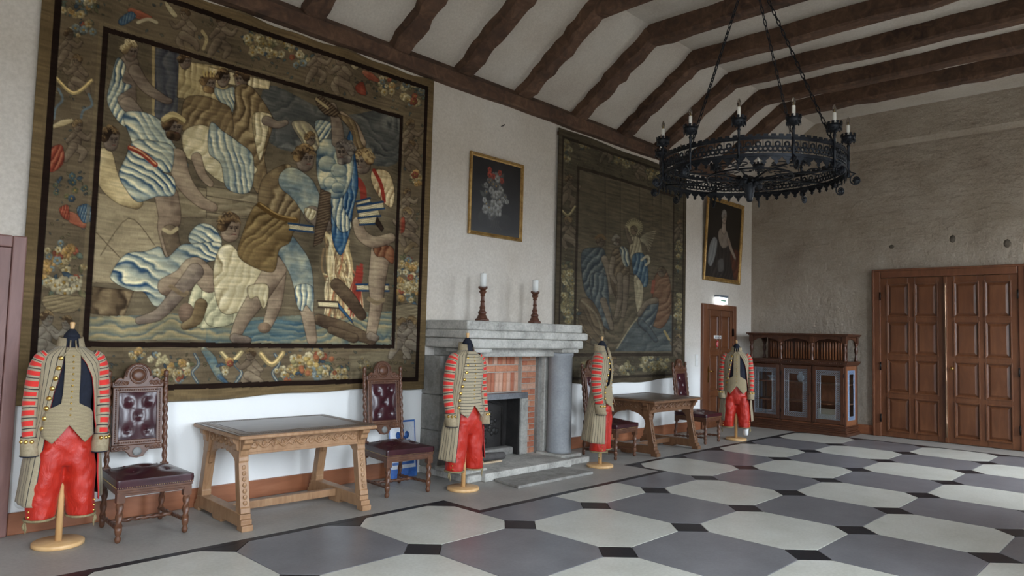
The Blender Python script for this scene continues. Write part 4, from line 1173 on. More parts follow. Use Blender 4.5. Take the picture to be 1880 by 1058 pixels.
# a few things on the shelves
cm = thing('porcelain_vase', 'small white porcelain vase behind the middle glass door of the cabinet', 'vase', (12.84+.34, 6.13-.85, .879))
m = MB(); m.lathe([(.028, 0), (.034, .01), (.06, .05), (.065, .09), (.045, .13), (.026, .15), (.032, .17), (.028, .172)], 20); m.build('vase_body', MAT['delft_white'], cm)
m = MB(); m.lathe([(.05, .0), (.052, .01), (.03, .02), (.022, .03), (.05, .055), (.075, .085), (.072, .086), (.04, .06)], 20, c=(12.84+.34, 6.13-.30, .879)); tag(m.build('porcelain_bowl', MAT['delft_white']), 'white footed porcelain bowl behind the cabinet glass door nearest the small door', 'bowl')
m = MB(); m.box(12.84+.20, 12.84+.215, 6.13-1.52, 6.13-1.22, .195, .44); bkx = m.build('leaning_card', plain('cream_card', (196,186,164), .7), None, .002); tag(bkx, 'cream card in the cabinet behind the glass door nearest the double door', 'card')
# ------------------------------------------------------------------ wrought-iron ring chandelier
MAT['wiron'] = mottled('blackened_iron', [(22,24,29), (32,35,41), (44,48,55)], 14, .42, .25, .003, 60)
MAT['wiron'].node_tree.nodes['Principled BSDF'].inputs['Metallic'].default_value = .55
gm3, gn3, gb3 = base_mat('bulb_glass', .02); gb3.inputs['Transmission Weight'].default_value = 1.0; gb3.inputs['IOR'].default_value = 1.25
MAT['bulb'] = gm3
MAT['candle_sleeve'] = plain('ivory_candle_sleeve', (240,238,230), .5)
CX, CY, RR = 6.61, 3.15, .865
nv = Vector((CX, CY)).normalized(); RV = Vector((nv.y, -nv.x))
def ring_pt(deg, R, z):
    """deg measured from the side facing the near end of the room, positive towards the windows"""
    a = math.radians(deg); d = -nv*math.cos(a)+RV*math.sin(a)
    return Vector((d.x*R, d.y*R, z))
CH = thing('ring_chandelier', 'black wrought-iron ring chandelier with candle bulbs hanging on chains', 'chandelier', (CX, CY, 3.13))
Z0 = 3.13
def chb(name, m, mat='wiron', parent=None, bevel=0):
    return m.build(name, MAT[mat], parent or CH, bevel)
def band(m, R, z0, z1, t, n=96):
    prof = [(R, z0), (R+t, z0), (R+t, z1), (R, z1)]
    rings = []
    for k in range(n):
        a = 2*PI*k/n; rings.append([(r*math.cos(a), r*math.sin(a), z) for r, z in prof])
    rings.append(rings[0]); m.loft(rings, True, False, False, False)
zb0, zb1 = .075, .255                      # band: above the fringe
m = MB(); band(m, RR-.006, zb0, zb0+.014, .020); band(m, RR-.003, zb0+.014, zb0+.030, .012); chb('lower_rail', m)
m = MB(); band(m, RR-.006, zb1-.014, zb1, .020); band(m, RR-.003, zb1-.030, zb1-.014, .012); chb('upper_rail', m)
# pierced band: rows of rings forming trefoils, each its own small hoop
hoop = MB(); hoop.tube([(0, .019*math.cos(2*PI*k/12), .019*math.sin(2*PI*k/12)) for k in range(12)], .0042, 5, closed=True); hme = hoop.mesh('tracery_ring', MAT['wiron'])
disc = MB(); disc.sphere((0, 0, 0), .012, 8, 5, (.5, 1, 1)); dme = disc.mesh('rosette', MAT['wiron'])
NT = 66
trc = MB()
zc = (zb0+zb1)/2
for k in range(NT):
    a = 2*PI*(k+.5)/NT
    for (da, dz) in ((-.0215, -.021), (.0215, -.021), (0, .020)):
        aa = a+da/RR
        for j in range(12):
            pass
        q = [(RR*math.cos(aa+.020*math.cos(2*PI*j/12)/RR), RR*math.sin(aa+.020*math.cos(2*PI*j/12)/RR), zc+dz+.020*math.sin(2*PI*j/12)) for j in range(12)]
        trc.tube(q, .0088, 5, closed=True)
t_ = chb('pierced_tracery', trc); t_['kind'] = 'stuff'
m = MB()
for k in range(NT):
    a = 2*PI*(k+.5)/NT; m.sphere((RR*math.cos(a), RR*math.sin(a), zc-.004), .0095, 7, 5)
    a = 2*PI*k/NT; m.tube([(RR*math.cos(a), RR*math.sin(a), zb0+.028), (RR*math.cos(a), RR*math.sin(a), zb1-.028)], .0032, 4)
t_ = chb('tracery_rosettes', m); t_['kind'] = 'stuff'
# battlements on top, pendant fringe below
m = MB(); NB = 84
for k in range(NB):
    M4 = RZ(2*PI*k/NB); w = 2*PI*RR/NB*.30
    m.box(RR-.004, RR+.006, -w, w, zb1, zb1+.020, M4)
t_ = chb('battlements', m); t_['kind'] = 'stuff'
m = MB(); NF = 54
for k in range(NF):
    M4 = RZ(2*PI*k/NF); w = PI*RR/NF
    pts = [(-w, zb0), (w, zb0)]
    for j in range(1, 8): q = j/8; pts.append((w-w*.78*q, zb0-.034*(1-(1-q)**2)))
    pts += [(.012, zb0-.042), (.021, zb0-.052), (.010, zb0-.060), (0, zb0-.074), (-.010, zb0-.060), (-.021, zb0-.052), (-.012, zb0-.042)]
    for j in range(7, 0, -1): q = j/8; pts.append((-w+w*.78*q, zb0-.034*(1-(1-q)**2)))
    m.prism(pts, RR-.003, RR+.005, 'x', M4)
t_ = chb('pendant_fringe', m); t_['kind'] = 'stuff'
# posts with candle cups, candles and scroll brackets
ang = [-36+30*k for k in range(12)]
for dg in ang:
    p = ring_pt(dg, RR+.016, 0); rz = math.atan2(p.y, p.x); M4 = RZ(rz)
    R0 = RR+.018
    m = MB(); m.lathe([(.011, .0), (.016, .02), (.011, .04), (.011, .14), (.018, .155), (.011, .17), (.011, .285), (.017, .30), (.010, .315), (.010, .345)], 10, m=M4 @ T(R0, 0, .02)); po = chb('post', m)
    m = MB(); pts = []
    for j in range(22):
        t = j/21; a = PI*.5+t*2.4*PI; q = .058*(1-.62*t); pts.append((R0+.062+q*math.cos(a)*.95, 0, -.005+q*math.sin(a)))
    m.tube([tuple(M4 @ Vector((R0, 0, .10))), tuple(M4 @ Vector((R0+.02, 0, .07)))]+[tuple(M4 @ Vector(q)) for q in pts], .0065, 6); sc = chb('scroll_bracket', m)
    m = MB(); m.sphere((0, 0, 0), .026, 10, 6, (1, .45, 1)); 
    for j in range(6): m.sphere((.021*math.cos(j*PI/3), 0, .021*math.sin(j*PI/3)), .012, 7, 5, (1, .7, 1))
    m.v = [tuple(M4 @ (Vector(q)+Vector((R0+.064, 0, -.012)))) for q in m.v]; m.build('rosette', MAT['wiron'], sc)
    # cup
    m = MB(); m.lathe([(.014, .345), (.036, .355), (.054, .370), (.061, .392), (.063, .415), (.057, .417), (.052, .395), (.016, .382)], 16, m=M4 @ T(R0, 0, .0)); cu = chb('drip_cup', m)
    m = MB()
    for j in range(10):
        Mj = M4 @ T(R0, 0, 0) @ RZ(2*PI*j/10); m.prism([(-.012, .408), (.012, .408), (.009, .422), (.014, .432), (0, .438), (-.014, .432), (-.009, .422)], .059, .066, 'x', Mj)
        m.prism([(-.009, .378), (.009, .378), (.004, .352), (-.004, .352)], .056, .063, 'x', Mj)
    t_ = m.build('cup_leaves', MAT['wiron'], cu); t_['kind'] = 'stuff'
    m = MB(); m.lathe([(.0155, .384), (.0155, .520), (.012, .524)], 12, m=M4 @ T(R0, 0, 0)); cs = chb('candle_sleeve', m, 'candle_sleeve')
    m = MB(); m.lathe([(.009, .524), (.0155, .540), (.0175, .555), (.0145, .575), (.007, .592), (.0015, .602)], 12, m=M4 @ T(R0, 0, 0)); m.build('bulb', MAT['bulb'], cs)
    m = MB(); m.lathe([(.008, .520), (.008, .532), (.003, .540), (.0015, .562)], 8, m=M4 @ T(R0, 0, 0)); m.build('filament_mount', MAT['nail'], cs)
# spokes with scrollwork and central boss
for k in range(8):
    M4 = RZ(2*PI*k/8+.2)
    m = MB(); m.tube([tuple(M4 @ Vector(q)) for q in ((.05, 0, .05), (.30, 0, .085), (.60, 0, .075), (RR, 0, .085))], .009, 6)
    for s in (-1, 1):
        for (cx_, q0) in ((.34, .085), (.60, .10)):
            pts = []
            for j in range(16):
                t = j/15; a = PI*1.0+t*2.1*PI; q = q0*(1-.6*t); pts.append(tuple(M4 @ Vector((cx_+q*math.cos(a), s*(.10+q*math.sin(a)*.9-.02), .08))))
            m.tube(pts, .0062, 5)
    chb('spoke', m)
m = MB(); band(m, .40, .072, .088, .012, 60); chb('inner_ring', m)
m = MB(); m.lathe([(.002, -.165), (.022, -.16), (.034, -.145), (.028, -.125), (.042, -.11), (.036, -.085), (.05, -.06), (.046, -.03), (.075, -.005), (.085, .03), (.07, .06), (.04, .085), (.012, .10)], 18); bo = chb('boss', m)
m = MB(); rr = random.Random(2)
for k in range(34):
    a = rr.uniform(0, 2*PI); zz = rr.uniform(-.02, .07); m.sphere((.105*math.cos(a), .105*math.sin(a), zz), rr.uniform(.020, .036), 7, 5)
t_ = m.build('boss_leaves', MAT['wiron'], bo); t_['kind'] = 'stuff'
# chains: alternate links from the ring to the ceiling hook
APEX = Vector((0, 0, 5.42-Z0))
lk = MB(); lp = []
for j in range(20):
    a = 2*PI*j/20; lp.append((.0125*math.cos(a), 0, .026*math.sin(a)+(.012 if math.sin(a) > 0 else -.012)))
lk.tube(lp, .0048, 6, closed=True); lme = lk.mesh('chain_link', MAT['wiron'])
for dg in (-36, 54, 144, -126):
    a0 = ring_pt(dg, RR, zb1+.01); L = (APEX-a0).length; n = int(L/.064)
    ch = bpy.data.objects.new('chain', None); COL.objects.link(ch); ch.parent = CH; ch.empty_display_size = .05
    dirv = (APEX-a0).normalized(); q0 = dirv.to_track_quat('Z', 'Y')
    for k in range(n):
        o = bpy.data.objects.new('chain_link', lme); COL.objects.link(o); o.parent = ch
        o.location = a0+dirv*(L*(k+.5)/n); o.rotation_mode = 'QUATERNION'
        o.rotation_quaternion = q0 @ Matrix.Rotation(PI/2*(k % 2), 4, 'Z').to_quaternion()
        o.scale = (1, 1, 1.0)
m = MB(); m.tube([(.03*math.cos(2*PI*k/14), 0, 5.43-Z0+.03*math.sin(2*PI*k/14)) for k in range(14)], .008, 6, closed=True); m.lathe([(.010, 5.455-Z0), (.010, 5.54-Z0), (.05, 5.545-Z0), (.055, 5.77-Z0)], 12); chb('ceiling_hook', m)
# ------------------------------------------------------------------ woven and painted pictures (colour attribute on real cloth/canvas meshes)
def vnoise(shape, cell, seed, octaves=3):
    """smooth value noise 0..1"""
    rg = np.random.default_rng(seed); out = np.zeros(shape); amp = 1.0; tot = 0
    for o in range(octaves):
        c = max(2.0, cell/(2**o)); h, w = int(shape[0]/c)+3, int(shape[1]/c)+3
        g = rg.random((h, w)); yy = np.arange(shape[0])/c; xx = np.arange(shape[1])/c
        y0 = yy.astype(int); x0 = xx.astype(int); fy = (yy-y0)[:, None]; fx = (xx-x0)[None, :]
        fy = fy*fy*(3-2*fy); fx = fx*fx*(3-2*fx)
        a = g[np.ix_(y0, x0)]; b = g[np.ix_(y0, x0+1)]; cc = g[np.ix_(y0+1, x0)]; d = g[np.ix_(y0+1, x0+1)]
        out += amp*((a*(1-fx)+b*fx)*(1-fy)+(cc*(1-fx)+d*fx)*fy); tot += amp; amp *= .5
    return out/tot
def spline(pts, n=6, closed=True):
    pts = np.asarray(pts, float); N = len(pts); out = []
    for i in range(N if closed else N-1):
        p0, p1, p2, p3 = (pts[(i+k-1) % N] if closed else pts[min(max(i+k-1, 0), N-1)] for k in range(4))
        for j in range(n):
            t = j/n; out.append(.5*((2*p1)+(-p0+p2)*t+(2*p0-5*p1+4*p2-p3)*t*t+(-p0+3*p1-3*p2+p3)*t**3))
    if not closed: out.append(pts[-1])
    return np.array(out)
class Painter:
    """paints on an array of cloth points whose drawing coordinates are X, Y (y down)"""
    def __init__(s, X, Y, base, seed=1):
        s.X, s.Y = X, Y; s.C = np.zeros(X.shape+(3,)); s.C[:] = base
        s.n1 = vnoise(X.shape, 26, seed); s.n2 = vnoise(X.shape, 9, seed+1, 2); s.n3 = vnoise(X.shape, 60, seed+2, 2); s.n4 = vnoise(X.shape, 34, seed+3, 2); s.rg = np.random.default_rng(seed+5)
    def sub(s, x0, y0, x1, y1):
        # bounding window in index space
        m = (s.X >= x0) & (s.X <= x1) & (s.Y >= y0) & (s.Y <= y1)
        if not m.any(): return None
        r = np.where(m.any(1))[0]; c = np.where(m.any(0))[0]
        return slice(r[0], r[-1]+1), slice(c[0], c[-1]+1)
    def put(s, sl, a, col):
        a = np.clip(a, 0, 1)[..., None]; s.C[sl] = s.C[sl]*(1-a)+np.asarray(col, float)*a
    def poly(s, pts, tones, fold=None, smooth=True, edge=(38,32,28), ew=1.1, alpha=1.0):
        """tones: dark, mid, light; fold=(dx, dy, wavelength, wobble)"""
        P = spline(pts) if smooth else np.asarray(pts, float)
        sl = s.sub(P[:, 0].min()-3, P[:, 1].min()-3, P[:, 0].max()+3, P[:, 1].max()+3)
        if sl is None: return
        X, Y = s.X[sl], s.Y[sl]; ins = np.zeros(X.shape, bool); dist = np.full(X.shape, 1e9)
        Q = np.roll(P, -1, 0)
        for (ax, ay), (bx_, by_) in zip(P, Q):
            if ay != by_:
                cr = ((ay > Y) != (by_ > Y)) & (X < (bx_-ax)*(Y-ay)/(by_-ay)+ax); ins ^= cr
            dx, dy = bx_-ax, by_-ay; L = dx*dx+dy*dy+1e-9
            t = np.clip(((X-ax)*dx+(Y-ay)*dy)/L, 0, 1); dist = np.minimum(dist, (X-ax-t*dx)**2+(Y-ay-t*dy)**2)
        dist = np.sqrt(dist); n = s.n1[sl]; n2 = s.n2[sl]
        if fold:
            fx, fy, wl, wob = fold
            nb = s.n3[sl]
            ph = ((X*fx+Y*fy)/(wl*1.25)+(nb-.5)*wob*3.2+(n-.5)*1.1+(n2-.5)*.35)*2*PI
            f = .60+(.12+.40*np.clip((s.n4[sl]-.28)*2.2, 0, 1))*np.sin(ph+.7*np.sin(ph))+(n-.5)*.25
        else: f = .25+.6*n+(n2-.5)*.35
        f = f*np.clip(.68+dist/16.0, .68, 1)+(n2-.5)*.12
        d, m_, l = (np.asarray(t, float) for t in tones)
        f = np.clip(f, 0, 1)[..., None]
        col = np.where(f < .5, d+(m_-d)*f*2, m_+(l-m_)*(f-.5)*2)
        a = ins*alpha
        s.C[sl] = s.C[sl]*(1-a[..., None])+col*a[..., None]
        if edge is not None: s.put(sl, np.clip(1-dist/ew, 0, 1)*.5, edge)
    def limb(s, pts, rad, tones, edge=(44,36,30), mus=.25):
        """rounded limb along a path, lit from the upper left"""
        P = spline(pts, 5, False); r0 = np.asarray(rad, float)
        R = np.interp(np.linspace(0, len(rad)-1, len(P)), np.arange(len(rad)), r0)
        mr = R.max()+3; sl = s.sub(P[:, 0].min()-mr, P[:, 1].min()-mr, P[:, 0].max()+mr, P[:, 1].max()+mr)
        if sl is None: return
        X, Y = s.X[sl], s.Y[sl]; best = np.full(X.shape, 1e9); sd = np.zeros(X.shape); rr = np.ones(X.shape)
        for i in range(len(P)-1):
            (ax, ay), (bx_, by_) = P[i], P[i+1]; dx, dy = bx_-ax, by_-ay; L = dx*dx+dy*dy+1e-9
            t = np.clip(((X-ax)*dx+(Y-ay)*dy)/L, 0, 1); ex, ey = X-ax-t*dx, Y-ay-t*dy
            r = R[i]+(R[i+1]-R[i])*t; d = np.sqrt(ex*ex+ey*ey)/r; m = d < best
            best = np.where(m, d, best); sd = np.where(m, (-.55*ex-.75*ey)/r, sd); rr = np.where(m, r, rr)
        f = np.clip(.56+.34*sd-.12*best**4+(s.n2[sl]-.5)*mus*1.3+(s.n1[sl]-.5)*mus*2.4, 0, 1)[..., None]
        d, m_, l = (np.asarray(t, float) for t in tones)
        col = np.where(f < .5, d+(m_-d)*f*2, m_+(l-m_)*(f-.5)*2)
        a = (best < 1).astype(float)[..., None]
        s.C[sl] = s.C[sl]*(1-a)+col*a
        s.put(sl, np.clip(1.2-np.abs(best-1)*rr, 0, 1)*.38, edge)
    def head(s, x, y, rx, ry, skin, hair, look=1, beard=False):
        s.limb([(x, y-ry*.35), (x, y+ry*.35)], [rx, rx*.85], skin)
        s.limb([(x-look*rx*.75, y-ry*.15), (x-look*rx*.1, y-ry*.85), (x+look*rx*.55, y-ry*.7)], [rx*.5, rx*.5, rx*.35], hair, mus=.8)
        if beard: s.limb([(x-look*rx*.3, y+ry*.6), (x+look*rx*.35, y+ry*.75)], [rx*.5, rx*.45], hair, mus=.8)
        dk, lt = np.asarray(hair[0], float), np.asarray(hair[2], float)
        for k in range(int(10+rx)):                     # curls
            a = PI*(1.02+.9*s.rg.random()); q = s.rg.uniform(.75, 1.12); cx, cy = x-look*rx*.12+rx*q*math.cos(a), y-ry*.12+ry*q*math.sin(a)*.95
            s.stroke([(cx-rx*.2, cy), (cx, cy-ry*.12), (cx+rx*.2, cy+ry*.06)], max(.5, rx*.075), tuple(dk+(lt-dk)*s.rg.random()), .8)
        sk = tuple(np.asarray(skin[0], float)*.8)
        for q in (.12, .62):
            s.dot(x+look*rx*q, y-ry*.06, max(1.0, rx*.2), sk, .55, max(.8, ry*.10)); s.stroke([(x+look*rx*(q-.17), y-ry*.17), (x+look*rx*(q+.15), y-ry*.18)], max(.45, rx*.055), sk, .9); s.dot(x+look*rx*q, y-ry*.04, max(.55, rx*.07), (42,36,32), .9)
        s.stroke([(x+look*rx*.40, y-ry*.08), (x+look*rx*.52, y+ry*.2), (x+look*rx*.36, y+ry*.24)], max(.45, rx*.05), sk, .85)
        s.stroke([(x+look*rx*.18, y+ry*.44), (x+look*rx*.36, y+ry*.41), (x+look*rx*.54, y+ry*.44)], max(.45, rx*.055), (96,62,54), .85)
        s.dot(x-look*rx*.1, y+ry*.25, rx*.4, sk, .22)
    def dot(s, x, y, r, col, a=1.0, ry=None):
        ry = ry or r; sl = s.sub(x-r-1, y-ry-1, x+r+1, y+ry+1)
        if sl is None: return
        d = np.sqrt(((s.X[sl]-x)/r)**2+((s.Y[sl]-y)/ry)**2)
        lite = np.clip(1.12-.3*d-.22*((s.X[sl]-x)/r*.5+(s.Y[sl]-y)/ry*.7), .5, 1.3)[..., None]
        al = (np.clip((1-d)*max(r, 1.0)+.5, 0, 1)*a)[..., None]
        s.C[sl] = s.C[sl]*(1-al)+np.clip(np.asarray(col, float)*lite, 0, 255)*al
    def stroke(s, pts, w, col, a=1.0, closed=False):
        P = spline(pts, 5, closed) if len(pts) > 2 else np.asarray(pts, float)
        sl = s.sub(P[:, 0].min()-w-1, P[:, 1].min()-w-1, P[:, 0].max()+w+1, P[:, 1].max()+w+1)
        if sl is None: return
        X, Y = s.X[sl], s.Y[sl]; dist = np.full(X.shape, 1e9)
        E_ = list(zip(P[:-1], P[1:]))
        for (ax, ay), (bx_, by_) in E_:
            dx, dy = bx_-ax, by_-ay; L = dx*dx+dy*dy+1e-9; t = np.clip(((X-ax)*dx+(Y-ay)*dy)/L, 0, 1)
            dist = np.minimum(dist, (X-ax-t*dx)**2+(Y-ay-t*dy)**2)
        s.put(sl, np.clip(w-np.sqrt(dist)+.5, 0, 1)*a, col)
    def flower(s, x, y, r, col, core=(150,120,60)):
        k = 5+int(s.rg.integers(0, 3)); a0 = s.rg.random()*6
        for i in range(k):
            a = a0+2*PI*i/k; s.dot(x+r*.58*math.cos(a), y+r*.58*math.sin(a), r*.5, tuple(np.clip(np.array(col)*s.rg.uniform(.75, 1.1), 0, 255)))
        s.dot(x, y, r*.3, core)
    def leaf(s, x, y, L, ang, col):
        c, sn = math.cos(ang), math.sin(ang); w = L*.28
        pts = [(x, y), (x+c*L*.4-sn*w, y+sn*L*.4+c*w), (x+c*L, y+sn*L), (x+c*L*.4+sn*w, y+sn*L*.4-c*w)]
        s.poly(pts, tuple(tuple(np.clip(np.array(col)*k, 0, 255)) for k in (.6, 1, 1.35)), None, True, (36,34,28), .8)
    def bouquet(s, x, y, w, h, n, cols, leafc, fr=5.0):
        for i in range(int(n*.8)):
            a = s.rg.random()*2*PI; q = math.sqrt(s.rg.random())
            s.leaf(x+w*q*math.cos(a), y+h*q*math.sin(a), fr*s.rg.uniform(1.4, 2.6), s.rg.random()*6.28, leafc[int(s.rg.integers(len(leafc)))])
        for i in range(n):
            a = s.rg.random()*2*PI; q = math.sqrt(s.rg.random())*.9
            s.flower(x+w*q*math.cos(a), y+h*q*math.sin(a), fr*s.rg.uniform(.7, 1.35), cols[int(s.rg.integers(len(cols)))])
    def scatter_leaves(s, mask, n, cols, size):
        ii = np.argwhere(mask); pick = ii[s.rg.integers(0, len(ii), n)]
        for i, j in pick: s.leaf(s.X[i, j], s.Y[i, j], size*s.rg.uniform(.6, 1.5), s.rg.random()*6.28, cols[int(s.rg.integers(len(cols)))])
    def putto(s, x, y, k, look=1, skin=None):
        """small winged child, k = size"""
        T_ = skin or ((66,56,48), (116,102,86), (150,136,114))
        s.limb([(x, y), (x-look*2*k, y+9*k)], [5*k, 5.5*k], T_); s.limb([(x-2*k, y+10*k), (x+look*6*k, y+15*k), (x+look*3*k, y+22*k)], [4*k, 3.4*k, 2*k], T_)
        s.limb([(x-3*k, y+10*k), (x-look*7*k, y+16*k), (x-look*10*k, y+22*k)], [4*k, 3.4*k, 2*k], T_)
        s.limb([(x+look*3*k, y-1*k), (x+look*9*k, y+3*k), (x+look*13*k, y-1*k)], [2.8*k, 2.3*k, 1.5*k], T_); s.limb([(x-look*3*k, y), (x-look*8*k, y+5*k)], [2.8*k, 2*k], T_)
        s.head(x+look*1*k, y-8*k, 4.2*k, 5*k, T_, ((62,48,36), (110,90,64), (150,128,92)), look)
    def swag(s, x0, y0, x1, y1, sag, col, w=2.0):
        s.stroke([(x0, y0), ((x0+x1)/2, (y0+y1)/2+sag), (x1, y1)], w, col); s.stroke([(x0, y0-1), ((x0+x1)/2, (y0+y1)/2+sag-1.5), (x1, y1-1)], w*.35, tuple(min(255, int(c*1.5)) for c in col))

def cloth_mat(name, weave=900.0, rough=.95):
    m, nt, b = base_mat(name, rough, 0, .15)
    at = nt.nodes.new('ShaderNodeVertexColor'); at.layer_name = 'weave'
    v = coords(nt, (1, 1, .25)); n = noise(nt, v, 140, 2); v2 = coords(nt, (.15, 1, 1)); n2 = noise(nt, v2, 260, 2)
    c = mix(nt, .55, at.outputs['Color'], mix(nt, n, (.7, .7, .7, 1), (1.3, 1.3, 1.3, 1)), 'MULTIPLY')
    c = mix(nt, .45, c, mix(nt, n2, (.72, .72, .72, 1), (1.28, 1.28, 1.28, 1)), 'MULTIPLY')
    g = nt.nodes.new('ShaderNodeBrightContrast'); nt.links.new(c, g.inputs['Color']); g.inputs['Bright'].default_value = .0
    nt.links.new(g.outputs[0], b.inputs['Base Color'])
    bump(nt, b, n2, .35, .002)
    return m
def picture_mesh(name, mat, P3, C, parent=None, thick=0.0):
    """P3: (nz, nx, 3) points, C: (nz, nx, 3) sRGB 0..255"""
    nz, nx = P3.shape[:2]; idx = np.arange(nz*nx).reshape(nz, nx)
    q = np.stack([idx[:-1, :-1], idx[:-1, 1:], idx[1:, 1:], idx[1:, :-1]], -1).reshape(-1, 4)
    me = bpy.data.meshes.new(name); me.vertices.add(nz*nx); me.vertices.foreach_set('co', P3.reshape(-1).astype(np.float32))
    me.loops.add(q.size); me.loops.foreach_set('vertex_index', q.reshape(-1).astype(np.int32))
    me.polygons.add(len(q)); me.polygons.foreach_set('loop_start', np.arange(0, q.size, 4, dtype=np.int32)); me.polygons.foreach_set('loop_total', np.full(len(q), 4, np.int32))
    me.update(calc_edges=True)
    me.polygons.foreach_set('use_smooth', np.ones(len(q), bool))
    ca = me.color_attributes.new('weave', 'FLOAT_COLOR', 'POINT')
    c = np.clip(C/255.0, 0, 1); c = np.where(c <= .04045, c/12.92, ((c+.055)/1.055)**2.4)
    ca.data.foreach_set('color', np.concatenate([c.reshape(-1, 3), np.ones((nz*nx, 1))], 1).reshape(-1).astype(np.float32))
    me.materials.append(mat); me.validate(); me.update()
    o = bpy.data.objects.new(name, me); COL.objects.link(o)
    if parent is not None: o.parent = parent
    return o
def to_pix(x, y, z):
    v = np.stack([x, y, z-CAMH], -1) @ CAMR.T
    return 940+FPX*v[..., 0]/v[..., 2], 529-FPX*v[..., 1]/v[..., 2]
# ------------------------------------------------------------------ large tapestry
def cloth_grid(x0, x1, nx, nz, top, bot, y, rip, seed):
    """top/bot: functions of x giving the hanging edges; rip: ripple depth"""
    xs_ = np.linspace(x0, x1, nx); t = np.linspace(0, 1, nz)[:, None]
    zt, zb = top(xs_)[None, :], bot(xs_)[None, :]
    Z = zt+(zb-zt)*t; X = np.broadcast_to(xs_[None, :], Z.shape).copy()
    rg = np.random.default_rng(seed); Yv = np.full(Z.shape, y)
    for k in range(7): Yv = Yv+rip*.35*np.sin(X*rg.uniform(1.5, 7)+rg.uniform(0, 6)+t*rg.uniform(-1.2, 1.2))*(.25+.75*t**.8)
    return X, Yv, Z
def tap_frame(p, X, Z, x0, x1, z0, z1, outer, line, iw, lw):
    """plain selvage, dark line, border ground, inner dark line: all measured in metres from the edges"""
    d = np.minimum(np.minimum(X-x0, x1-X), np.minimum(Z-z0, z1-Z))
    p.C[d < outer] = (104, 90, 68); p.C[(d >= outer) & (d < outer+line)] = (46, 36, 30)
    di = np.minimum(np.minimum(X-(x0+iw), (x1-iw)-X), np.minimum(Z-(z0+iw), (z1-iw)-Z))
    return d, di
TX0, TX1 = 1.30, 5.235
X, Yv, Z = cloth_grid(TX0, TX1, 640, 580, lambda x: 4.555+.012*np.sin(x*5)+.010*np.sin(x*11+1), lambda x: .955+.022*np.sin(x*1.7+.8)+.008*np.sin(x*6), YW-.035, .012, 3)
PX, PY = to_pix(X, np.full_like(X, YW), Z)
p = Painter(PX, PY, (112, 101, 82), 11)
cA = lambda *q: [(x*.37807, y*.37807) for x, y in q]
cB = lambda *q: [(380+x*.37807, y*.37807) for x, y in q]
cC = lambda *q: [(x*.37807, 360+y*.37807) for x, y in q]
cD = lambda *q: [(380+x*.37807, 360+y*.37807) for x, y in q]
K = .37807
SKIN = ((88,74,62), (136,119,100), (172,155,128)); SKIN2 = ((76,66,58), (118,105,92), (150,135,116)); PALE = ((116,100,74), (178,160,122), (214,198,160))
BLUE = ((38,62,88), (140,144,132), (212,202,168)); BLUE2 = ((34,54,80), (56,84,108), (140,152,150)); BROWN = ((74,62,46), (112,96,72), (152,134,102)); CREAM = ((124,110,84), (178,164,130), (212,200,168)); STEEL = ((50,68,82), (124,130,122), (200,190,154))
HAIR = ((52,42,34), (92,74,54), (146,122,86)); RED = ((88,36,30), (140,62,48), (184,120,90)); WOOD_ = ((52,42,36), (86,72,58), (120,104,82))
# field ground: grey-brown, greyer towards the right, faint vertical weave bands
vb = vnoise(X.shape, 40, 90, 2)
p.C *= (0.86+.28*vb)[..., None]
p.C *= (0.9+.2*np.sin(X*23+vb*4)[..., None]*.25)
p.poly(cB((280,420),(620,560),(910,540),(905,800),(600,760),(300,700)), ((62,62,60), (84,84,80), (108,106,98)), (0.1, 1, 26, 1.2), True, None)
# pavilion: pilasters, throne steps, pedestal
for q in ((640,200,640,560),(735,232,735,600),(850,270,850,330)): p.stroke(cA((q[0],q[1]),(q[2],q[3])), 2.6, (146,130,96)); 
p.poly(cA((745,240),(860,262),(850,620),(740,600)), ((58,58,62), (78,78,80), (96,94,90)), (1, 0, 12, .6), False, None)
p.poly(cA((860,300),(1100,330),(1100,520),(850,480)), ((96,84,64), (150,134,100), (186,170,134)), (1, .1, 10, .8), False)
p.poly(cB((0,330),(300,400),(290,440),(0,400)), CREAM, (1, 0, 9, .4), False)
p.poly(cA((840,900),(1120,930),(1120,1060),(840,1060)), ((96,86,68), (122,110,88), (146,134,108)), (.06, 1, 13, .2), False)
p.poly(cB((-10,905),(245,945),(232,1062),(-10,1062)), ((96,86,68), (124,112,90), (148,136,110)), (.06, 1, 13, .2), False)
p.poly(cD((-10,0),(240,40),(230,110),(-10,80)), ((96,86,68), (124,112,90), (148,136,110)), (.06, 1, 11, .2), False)
p.poly(cC((470,-10),(775,40),(775,330),(640,430),(440,420)), ((124,112,90), (146,132,106), (162,148,120)), None, False, (84,74,60))
p.stroke(cC((480,290),(615,110),(740,240)), .9, (104,92,74)); p.stroke(cC((460,180),(600,330)), .9, (104,92,74))
p.poly(cC((440,440),(640,462),(590,592),(430,570)), ((62,52,42), (96,82,64), (126,110,86)), (1, .2, 30, .5), False)
# ground
p.poly(cC((428,588),(1115,560),(1115,700),(420,700)), ((92,98,94), (122,118,98), (150,136,104)), (.05, 1, 14, 1.2), False, None)
p.poly(cD((-10,600),(885,560),(885,722),(-10,716)), ((84,96,96), (112,114,100), (146,134,104)), (.05, 1, 14, 1.2), False, None)
p.poly(cD((120,640),(260,600),(460,620),(440,690),(150,700)), ((50,78,96), (78,98,104), (116,122,112)), (.05, 1, 9, 1), True, None, alpha=.8)
